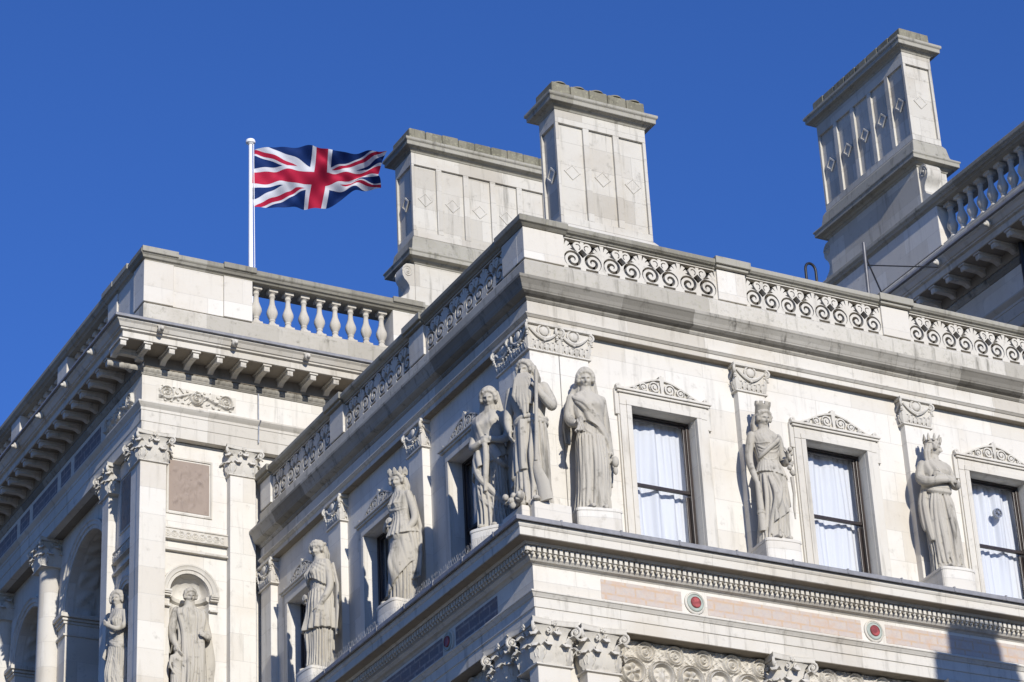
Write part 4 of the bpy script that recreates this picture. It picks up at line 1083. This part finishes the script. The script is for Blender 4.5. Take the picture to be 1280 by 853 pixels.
        hb.xform(Matrix.Diagonal((1.08, 1.04, 1.0, 1))); s.hM = Matrix.Translation(Vector((s.cx(.9), -.012, z+.004))) @ Matrix.Rotation(yaw_, 4, 'Z') @ Matrix.Rotation(tilt, 4, 'X')
        hb.xform(s.hM); s.mb.merge(hb)
        return s
    def feet(s, pos=((-.05,-.10),(.05,-.085))):
        for x, y in pos:
            s.mb.tube([(x,y+.06,.012),(x,y,.018),(x,y-.045,.012),(x,y-.065,.009)], [.024,.026,.024,.015], 10, .7)
        return s
def statue(label, x, y, z, rotz, H, fig, cat='statue', crown=None, extra=None, group='stone statues on the facades', ped=None):
    t = root('statue', label, cat, (x, y, z), rotz, group)
    S = Matrix.Diagonal((H*.87, H*.90, H, 1))
    me = fig.mb.xform(S).mesh('figure'); tmp = bpy.data.objects.new('tmp', me); scene.collection.objects.link(tmp)
    r_ = tmp.modifiers.new('r', 'REMESH'); r_.mode = 'VOXEL'; r_.voxel_size = .0082; r_.use_smooth_shade = True
    s_ = tmp.modifiers.new('s', 'SMOOTH'); s_.factor = .25; s_.iterations = 1
    dg = bpy.context.evaluated_depsgraph_get(); m2 = bpy.data.meshes.new_from_object(tmp.evaluated_get(dg)); m2.name = 'figure'
    bpy.data.objects.remove(tmp); m2.materials.clear(); m2.materials.append(STAT); m2.shade_smooth()
    o = bpy.data.objects.new('figure', m2); scene.collection.objects.link(o); o.parent = t
    if crown:
        cb_ = MB(); n = 16; hM = fig.hM
        if crown == 'mural':
            cb_.lathe([(.050,.030),(.053,.036),(.054,.085),(.058,.09),(.058,.10),(.045,.10),(.045,.03)], (0,.012,0), 24)
            for k in range(8):
                a = 2*math.pi*k/8; cb_.box(-.013,.013,-.006,.006,.098,.122); vs = cb_.v[-8:]; cb_.v[-8:] = [tuple(Matrix.Translation((.052*math.cos(a), .012+.052*math.sin(a), 0)) @ Matrix.Rotation(a+math.pi/2, 4, 'Z') @ Vector(p)) for p in vs]
        elif crown == 'points':
            cb_.lathe([(.054,.026),(.058,.03),(.058,.05),(.052,.052)], (0,.012,0), 24)
            for k in range(9):
                a = 2*math.pi*k/9; c0 = Vector((.056*math.cos(a), .012+.058*math.sin(a), .045)); cb_.tube([c0, c0+Vector((math.cos(a)*.006, math.sin(a)*.006, .03)), c0+Vector((math.cos(a)*.010, math.sin(a)*.010, .052))], [.017,.017,.006], 7, .6)
        cb_.xform(S @ hM @ Matrix.Diagonal((1.08, 1.04, 1.0, 1))); q = obj('crown', cb_, STAT, t, local=True, smooth=40)
    for nm, emb in (extra or {}).items(): obj(nm, emb.xform(S), STAT, t, local=True, smooth=40)
    if ped: obj('plinth', ped, STONE, t, local=True, bevel=.012)
    return t
def round_plinth(w_, d0, d1, h, step=.0):
    """half-round fronted block under a statue, local to the statue (top at z = 0)"""
    mb = MB(); n = 18
    def ring(e, z): return [(w_*math.cos(math.pi*k/n)*(1+e) if 0 < k < n else (w_*(1+e))*(1 if k == 0 else -1), -d0*(math.sin(math.pi*k/n)**.13)*(1+e), z) for k in range(n, -1, -1)] + [(w_*(1+e), d1, z), (-w_*(1+e), d1, z)]
    mb.loft([ring(.0, -h), ring(0, -.05), ring(.03, -.045), ring(.03, -.008), ring(.0, 0)])
    return mb
def rock(seed=0):
    r_ = np.random.RandomState(seed); mb = MB()
    for k in range(9): mb.ball((r_.uniform(-.10,.10), r_.uniform(-.09,.06), -.002), (r_.uniform(.03,.055), r_.uniform(.03,.05), r_.uniform(.015,.035)), 8, 6)
    return mb
PZ = 15.80
# --- 1: pleated over-tunic
f = Figure(FEM, .012, 3, .012, .60, 15).body().head(R(30), R(12), 'wreath').feet()
for k in range(-7, 12): f.fold([(k*17-60, .60), (k*17-60, .45), (k*17-58, .305)], .011, .012, 10, False)
f.mb.loft([[f.P(2*math.pi*k/60, z, o+.008*math.cos(14*2*math.pi*k/60)*w_) for k in range(60)] for z, o, w_ in ((.60,.004,0),(.50,.014,.6),(.40,.022,1),(.315,.034,1.5),(.30,.034,1.5),(.30,.012,1),(.36,.004,0))])
f.fold([(a, .605) for a in range(-180, 190, 30)], .012, .006, 40, False)
f.cloth(-185, 20, lambda a: .822, lambda a: .66-.03*math.cos(math.radians(a*2)), .010, .012, .006, 12, 2)
for k in range(3): f.fold([(-60-k*12,.80-k*.005),(-30-k*10,.78-k*.02),(0-k*4,.765-k*.03),(25,.77-k*.03)], .013, .008)
f.arm([(.112,.005,.795),(.140,.02,.69),(.150,.015,.60),(.142,-.035,.51),(.13,-.06,.465)], (-.1,-.25,-1), (-1,.2,0), (.040,.036,.034,.026,.018))
f.arm([(-.112,.005,.795),(-.142,.01,.65),(-.135,-.05,.56),(-.09,-.10,.55)], (.8,-.4,.1), (0,1,.2))
f.mb.tube([(.10,.06,.80),(.15,.075,.62),(.155,.07,.45),(.15,.06,.25)], [.03,.028,.026,.015], 8, .5)
statue('robed statue in a pleated knee-length over-tunic, farthest left on the shaded side ledge', .02, 6.62, PZ, -math.pi/2+R(4), 2.12, f, ped=round_plinth(.26, .32, .3, .39), extra={'rock_base': rock(1)})
# --- 2: crowned, hand on hip
f = Figure(FEM, .03, 5, .010, .55, 13, (.045,.28), .05).body().head(R(28), R(12), 'long').feet()
f.cloth(-180, 180, lambda a: .64, lambda a: .515-.03*math.cos(math.radians(a+60)), .004, .026, .009, 11, 3); f.cloth(-190, 40, lambda a: .50+.05*math.cos(math.radians(a)), lambda a: .20+.13*math.sin(math.radians(a+40)), .004, .016, .011, 5, 12); f.swags((-160,.77),(-20,.73),4,.03,.007,.025)
f.fold([(-10,.54),(5,.40),(12,.25),(8,.16)], .022, .012); f.fold([(10,.54),(20,.40),(26,.26),(22,.17)], .024, .014); f.fold([(30,.54),(40,.38),(44,.22)], .02, .01)
f.swags((-130,.46),(-20,.30),2,.02,.010,.07)
f.arm([(.112,.005,.795),(.150,.03,.69),(.165,.03,.60),(.150,-.02,.53),(.125,-.065,.495)], (-.5,-.7,-.5), (-1,.4,0), (.041,.038,.034,.027,.019))
f.arm([(-.112,.005,.795),(-.140,-.0,.66),(-.115,-.07,.585),(-.06,-.10,.60)], (.8,-.2,.3), (0,1,0))
f.mb.tube([(-.06,.07,.80),(-.13,.075,.55),(-.14,.07,.3),(-.14,.06,.1)], [.04,.04,.035,.02], 8, .5); f.mb.tube([(.06,.07,.80),(.13,.085,.55),(.15,.07,.32),(.15,.06,.18)], [.04,.04,.03,.02], 8, .5)
statue('crowned statue with one hand on her hip, middle one of the shaded side ledge', .02, 3.80, PZ, -math.pi/2+R(6), 2.06, f, crown='points', ped=round_plinth(.26, .32, .3, .39), extra={'rock_base': rock(2)})
# --- 3: hooded, clasped hands
f = Figure(FEM, -.015, 8, .011, .52, 14, (-.05,.30), .035).body().head(R(10), R(14), 'veil').feet()
f.cloth(-200, 20, lambda a: .82, lambda a: .34+.20*(a+200)/220, .008, .016, .011, 3.5, 16); f.swags((-150,.78),(-25,.70),3,.06,.010,.03); f.swags((-140,.36),(-20,.16),3,.05,.012,.05)
f.fold([(-150,.55),(-120,.40),(-70,.25),(-20,.16)], .024, .01); f.fold([(-100,.62),(-60,.50),(-25,.45),(10,.44)], .022, .012)
f.arm([(.112,.0,.795),(.145,.0,.67),(.120,-.075,.60),(.035,-.115,.61)], (-1,-.1,.1), (0,1,0), (.042,.040,.030,.02))
f.arm([(-.112,.0,.795),(-.145,.0,.67),(-.115,-.08,.585),(-.03,-.12,.595)], (1,-.1,.1), (0,1,0), (.042,.040,.030,.02))
f.mb.tube([(.10,.03,.80),(.15,.03,.62),(.14,.03,.45),(.145,.03,.2)], [.045,.045,.04,.03], 8, .55); f.mb.tube([(.0,-.115,.58),(.01,-.12,.48),(.0,-.125,.36),(-.01,-.125,.25)], [.02,.026,.022,.012], 8)
statue('veiled statue with clasped hands on the shaded side, just left of the bearded corner man', .04, 1.02, PZ-.02, R(-52), 2.12, f, ped=round_plinth(.26, .30, .3, .37), extra={'rock_base': rock(3)})
# --- 4: bearded man with staff
f = Figure(MAL, .012, 12, .011, .50, 13, (.05,.30), .045).body(.58).head(R(-16), R(16), 'long', .935).feet(((-.06,-.13),(.06,-.10)))
for k in range(9):
    x = -.052+.013*k; L_ = .22*(1-abs(k-4)/8); y0_ = -.060
    f.mb.tube([(x*.5+f.cx(.88)-.012, y0_+.0, .895), (x*.9-.008, -.088, .845), (x*1.15+.012*math.sin(k), -.105, .79), (x*1.25-.010*math.cos(2*k), -.108, .79-L_*.5), (x*1.1+.01*math.sin(3*k), -.100, .80-L_)], [.016,.022,.021,.017,.008], 8)
for sg in (-1, 1):
    for k in range(4): f.mb.tube([(sg*.045, .0+.02*k, .955), (sg*.066, .008+.02*k, .90), (sg*.062, .0+.02*k, .85), (sg*.080, -.01+.02*k, .80), (sg*.072, -.02+.02*k, .755)], [.016,.022,.02,.018,.009], 8)
f.fold([(a, .585+.01*math.sin(a*.05)) for a in range(-180, 190, 30)], .017, .008, 40, False); f.fold([(a, .56) for a in range(-180, 190, 30)], .014, .008, 40, False)
for k, (a, r_) in enumerate(((-150,.02),(-132,.017),(-112,.024),(-95,.02),(-76,.016),(-60,.02),(-42,.018),(-20,.02))): f.fold([(a,.55),(a+4*math.sin(k),.40),(a+6*math.cos(k),.25),(a,.04+.03*(k%3))], r_, .008)
f.cloth(-190, -92, lambda a: .57, lambda a: .12+.14*(a+190)/98, .006, .02, .012, 7, 9)
f.fold([(-105,.56),(-104,.42),(-103,.30),(-101,.22)], .036, .012, 20, False)
f.arm([(.130,.0,.80),(.185,-.005,.70),(.195,-.045,.655),(.150,-.105,.70),(.112,-.135,.745)], (-.45,-.3,.8), (-.7,.7,0), (.050,.044,.042,.034,.022), 1.3)
f.arm([(-.130,.0,.80),(-.165,.015,.68),(-.168,-.01,.59),(-.140,-.06,.51)], (.1,-.35,-1), (1,.2,0), (.050,.044,.036,.023))
stf = MB(); stf.tube([(.118,-.165,.86),(.108,-.160,.70),(.092,-.150,.45),(.075,-.135,.26)], [.0135,.0135,.0145,.016], 10); stf.tube([(.078,-.137,.30),(.072,-.132,.22),(.105,-.11,.12),(.12,-.10,.0)], [.018,.030,.045,.05], 10, .35)
urn = MB(); r_ = np.random.RandomState(9)
for k in range(12): urn.ball((-.10+r_.uniform(-.06,.06), -.13+r_.uniform(-.05,.05), .005+r_.uniform(-.02,.045)), (r_.uniform(.02,.04), r_.uniform(.02,.04), r_.uniform(.015,.035)), 8, 6)
mb = MB(); mb.box(-.33,.33,-.30,.40,-.36,-.0)
t4 = statue('tall bearded statue holding a staff, standing on the very corner of the ledge', .09, .04, PZ-.05, R(-45), 2.12, f, extra={'staff': stf, 'carved_waves': urn, 'rock_base': rock(4)})
mb = MB(); mb.box(-.13,.42,-.25,.45,-.345,-.0); mb.box(-.25,-.131,-.13,.42,-.345,-.03)
q = obj('plinth', mb.xform(Matrix.Rotation(R(45), 4, 'Z')), STONE, t4, local=True, bevel=.015)
# --- 5: veiled, one hand held out
f = Figure(FEM, .015, 21, .012, .55, 16, (.03,.30), .03).body().head(R(-14), R(13), 'veil').feet()
f.cloth(-200, 30, lambda a: .822, lambda a: .62-.20*max(0, (a+110)/140), .008, .014, .010, 3, 15); f.swags((-160,.77),(-20,.64),3,.05,.009,.04); f.fold([(-160,.80),(-110,.72),(-60,.60),(-10,.50)], .022, .012); f.fold([(-150,.76),(-105,.67),(-55,.54),(-10,.44)], .02, .012)
for k, a in enumerate((-150,-135,-122,-108,-96,-84,-70,-58)): f.fold([(a,.52),(a+2*math.sin(k*2),.36),(a+3*math.cos(k*3),.20),(a-1,.03)], .013+.003*(k%3), .007)
f.swags((-50,.46),(20,.24),5,.05,.014,.03); f.fold([(-30,.50),(-5,.38),(10,.24),(5,.14)], .03, .015)
f.arm([(-.112,.0,.795),(-.150,.0,.68),(-.152,-.05,.61),(-.135,-.115,.575),(-.12,-.16,.575)], (-.25,-.9,-.25), (0,0,-1), (.044,.044,.040,.027,.019), .5)
f.arm([(.112,.0,.795),(.150,.03,.66),(.165,.02,.53),(.168,-.02,.42)], (0,-.4,-1), (-1,0,0), (.044,.042,.032,.02))
f.mb.tube([(-.05,.05,.90),(-.09,.075,.80),(-.13,.075,.62),(-.14,.06,.5)], [.03,.045,.04,.02], 8, .5); f.mb.tube([(.05,.05,.90),(.10,.075,.80),(.155,.075,.60),(.17,.06,.40),(.16,.05,.22)], [.03,.045,.045,.04,.02], 8, .5)
bun = MB()
for k in range(7): bun.tube([(-.12+.012*math.cos(k), -.205, .575+.012*math.sin(k)), (-.135+.014*math.cos(k*2), -.225, .53), (-.14+.03*math.cos(k), -.215+.02*math.sin(k), .475)], [.008,.009,.012], 6)
pur = MB(); pur.ball((.168,-.06,.355), (.026,.024,.038), 12, 8); pur.ball((.168,-.05,.30), (.018,.018,.03), 10, 6)
mbp = MB(); mbp.box(-.46,.21,-.25,.35,-.35,-.03); mbp.merge(round_plinth(.26, .27, .30, .05), None)
statue('veiled statue holding out a bunch, on the sunlit front beside the bearded man', .97, .02, PZ-.02, R(-12), 2.12, f, extra={'held_bunch': bun, 'purse': pur, 'rock_base': rock(5)}, ped=round_plinth(.31, .28, .3, .37))
# --- 6: mural crown, arm hanging with staff-like quiver
f = Figure(FEM, .02, 33, .009, .50, 13, (-.02,.30), .055).body().head(R(4), R(17), 'long').feet(((-.04,-.12),(.055,-.10)))
f.cloth(-180, 180, lambda a: .60, lambda a: .50-.02*math.cos(math.radians(a)), .002, .016, .007, 13, 2); f.cloth(-110, 20, lambda a: .51, lambda a: .13+.22*(a+110)/130, .003, .016, .012, 4, 13); f.swags((-160,.74),(-20,.77),4,.04,.008,.030); f.fold([(-170,.62),(-120,.66),(-70,.74),(-40,.81)], .018, .012)
f.fold([(-100,.50),(-82,.40),(-95,.30),(-110,.20)], .024, .006); f.fold([(-120,.48),(-110,.32),(-118,.16),(-120,.05)], .018, .008); f.fold([(-60,.48),(-64,.32),(-70,.16),(-72,.04)], .016, .008); f.fold([(-40,.48),(-42,.3),(-45,.05)], .016, .008); f.fold([(-140,.5),(-140,.3),(-142,.05)], .016, .008)
f.arm([(-.112,.0,.795),(-.150,.01,.68),(-.155,.0,.58),(-.14,-.03,.48),(-.135,-.045,.435)], (.05,-.15,-1), (1,0,0), (.040,.037,.032,.026,.019))
f.arm([(.112,.0,.795),(.155,.02,.70),(.165,.01,.64),(.150,-.06,.60),(.135,-.10,.62)], (-.2,-.6,.6), (-1,.2,0), (.044,.042,.038,.028,.02))
tor = MB(); tor.tube([(-.13,-.06,.43),(-.125,-.06,.33),(-.12,-.055,.2),(-.115,-.05,.08)], [.02,.024,.028,.03], 12); tor.lathe([(.03,0),(.034,.01),(.03,.02)], (-.12,-.055,.2), 14)
sn = MB()
for k in range(9): sn.ball((.15+.016*math.sin(k*1.9), -.10-.012*math.cos(k*2.3), .62-.022*k+.06), (.02,.02,.018), 8, 6)
sn.tube([(.15,-.10,.48),(.155,-.10,.36),(.145,-.095,.26),(.15,-.09,.18)], [.016,.012,.010,.006], 8)
statue('statue in a tall crenellated crown between the first two sunlit windows', 3.80, .05, PZ+.0, R(-6), 2.05, f, crown='mural', ped=round_plinth(.27, .30, .3, .39), extra={'torch': tor, 'garland': sn, 'rock_base': rock(6)})
# --- 7: arms crossed, feathered crown
f = Figure(FEM, -.015, 41, .011, .56, 14, (.03,.30), .03).body().head(R(52), R(10), 'long').feet()
f.cloth(-200, 20, lambda a: .822, lambda a: .60+.02*math.cos(math.radians(a*2)), .012, .018, .008, 6, 9); f.fold([(-185,.66),(-120,.62),(-60,.62),(5,.66)], .03, .018); f.fold([(-185,.62),(-120,.585),(-60,.585),(5,.62)], .024, .016)
for k, a in enumerate((-150,-132,-115,-98,-80,-62,-45,-25)): f.fold([(a*.75-25,.57),(a,.40),(a+4*math.cos(k*3),.22),(a+2,.05)], .015+.004*(k%3), .009)
f.arm([(.112,.0,.795),(.160,-.005,.70),(.150,-.06,.655),(.05,-.120,.665),(-.02,-.13,.68)], (-1,-.05,.15), (0,1,0), (.046,.045,.042,.032,.02))
f.arm([(-.112,.0,.795),(-.160,-.005,.70),(-.150,-.07,.65),(-.05,-.135,.645),(.03,-.14,.65)], (1,-.05,.1), (0,1,0), (.046,.045,.042,.032,.02))
f.fold([(-178,.62),(-172,.45),(-165,.30),(-160,.22)], .030, .02); f.fold([(-190,.62),(-185,.42),(-180,.30)], .03, .03)
f.fold([(-20,.40),(-14,.26),(-8,.14),(-6,.08)], .028, .015)
statue('statue with folded arms and a feathered crown, between the second and third sunlit windows', 6.68, .05, PZ+.02, R(-4), 2.08, f, crown='points', ped=round_plinth(.27, .30, .3, .41), extra={'rock_base': rock(7)})
# --- niche figure with a child
f = Figure(MAL, .01, 52, .012, .6, 12, (-.02,.30), .03).body().head(R(-5), R(14), 'wave', .93).feet()
f.cloth(-210, -105, lambda a: .825, lambda a: .10, .008, .03, .012, 8, 3); f.cloth(-75, 30, lambda a: .825, lambda a: .14, .008, .03, .012, 8, 3); f.fold([(-150,.82),(-135,.6),(-128,.35),(-122,.1)], .028, .012); f.fold([(-40,.82),(-50,.6),(-55,.35),(-52,.08)], .03, .012)
for a in (-112,-98,-86,-72): f.fold([(a,.6),(a+3,.4),(a-2,.2),(a,.04)], .016, .008)
f.arm([(.130,.0,.80),(.175,.0,.68),(.175,-.05,.60),(.12,-.11,.58)], (-.7,-.4,.2), (0,1,0), (.05,.046,.038,.022)); f.arm([(-.130,.0,.80),(-.175,.0,.66),(-.175,-.03,.55),(-.15,-.08,.47)], (.2,-.4,-1), (1,0,0), (.05,.046,.038,.022))
f.mb.tube([(.12,.04,.83),(.20,.04,.62),(.205,.02,.40),(.19,.02,.15)], [.05,.06,.06,.05], 10, .6); f.mb.tube([(-.12,.04,.83),(-.19,.04,.62),(-.19,.03,.45)], [.05,.05,.03], 10, .6)
statue('cloaked statue standing in the round-headed niche under the pink panel', PX+.915, PY+.14, 16.15, 0, 2.02, f, ped=round_plinth(.31, .2, .2, 1.16))
c_ = Figure(FEM, .0, 61, .008, .5, 9).head(R(20), 0, 'wave', .91).feet(); c_.body()
c_.arm([(.11,0,.79),(.15,-.02,.66),(.12,-.09,.62)], (-.5,-.5,.4), (0,1,0)); c_.arm([(-.11,0,.79),(-.15,-.0,.66),(-.13,-.05,.55)], (.2,-.3,-1), (1,0,0)); c_.swags((-170,.7),(-10,.6),4,.04,.012,.03)
statue('small child statue at the left foot of the cloaked niche statue', PX+.915-.25, PY+.02, 16.15, R(10), 1.0, c_, ped=round_plinth(.14, .12, .1, 1.155))
f = Figure(FEM, .02, 71, .012, .55, 14, (.03,.3), .04).body().head(R(30), 0, 'veil').feet(); f.swags((-170,.78),(-10,.62),6,.05,.012,.03); f.fold([(0,.5),(10,.3),(5,.1)], .03, .015)
f.arm([(.112,.0,.795),(.16,-.02,.69),(.15,-.09,.64),(.10,-.14,.66)], (-.4,-.6,.4), (0,1,0)); f.arm([(-.112,.0,.795),(-.15,.0,.66),(-.14,-.05,.52)], (.1,-.3,-1), (1,0,0))
f.swags((-60,.46),(30,.2),5,.05,.013,.04)
statue('half-shaded statue in the narrow side niche left of the big corner pilaster', PX+.02, PY+.93, 16.25, -math.pi/2+R(10), 2.05, f, ped=round_plinth(.28, .2, .2, 1.26))

# ================================================================== small roof fittings
mb = MB(); mb.tube([(6.24,2.0,19.3),(6.24,2.0,21.55)]+[(6.335-.095*math.cos(a), 2.0, 21.62+.12*math.sin(a)) for a in np.linspace(0, math.pi, 10)]+[(6.43,2.0,21.45),(6.43,2.0,21.3)], .022, 8)
tag(obj('vent_pipe', mb, IRON, smooth=50), 'dark swan-neck vent pipe bent over above the scroll parapet', 'pipe')
mast = root('roof_mast', 'thin grey metal mast with slanting stay wires behind the scroll parapet', 'mast', (6.98, 1.5, 19.3))
mb = MB(); mb.tube([(6.98,1.5,19.3),(7.03,1.5,22.0)], .027, 8); obj('pole', mb, plain('dull_mast_steel', (.15,.15,.155), .5, .5), mast, smooth=50)
mb = MB(); mb.tube([(7.05,1.5,21.72),(7.55,1.5,20.4)], .014, 6); mb.tube([(7.02,1.5,21.6),(9.0,2.2,22.35)], .010, 6); obj('stay', mb, IRON, mast)

# ================================================================== block across the yard (outside the frame); its stack throws the shadow on the lower frieze
O = root('courtyard_block', 'plain stone block across the courtyard with one stepped chimney', 'building', (6, -14, 0))
mb = MB(); mb.box(1.5, 9.5, -16, -12, 0, 15.6); obj('wall', mb, STONE, O)
mb = MB(); mb.sweep([(1.5,-12),(1.5,-16),(9.5,-16),(9.5,-12)], [(-.2,15.6),(.05,15.6),(.12,15.7),(.30,15.78),(.30,15.9),(-.2,15.95)], True); obj('cornice', mb, TRIM, O)
sx_ = 12.0*math.tan(SUN_AZ); dz_ = 12.0*math.tan(SUN_EL)/math.cos(SUN_AZ)
mb = MB(); mb.box(6.47-sx_, 7.32-sx_, -12.6, -12.02, 15.6, 15.02+dz_); mb.box(6.19-sx_, 7.60-sx_, -12.8, -12.0, 15.6, 14.60+dz_); obj('chimney', mb, CHIM, O, bevel=.02)
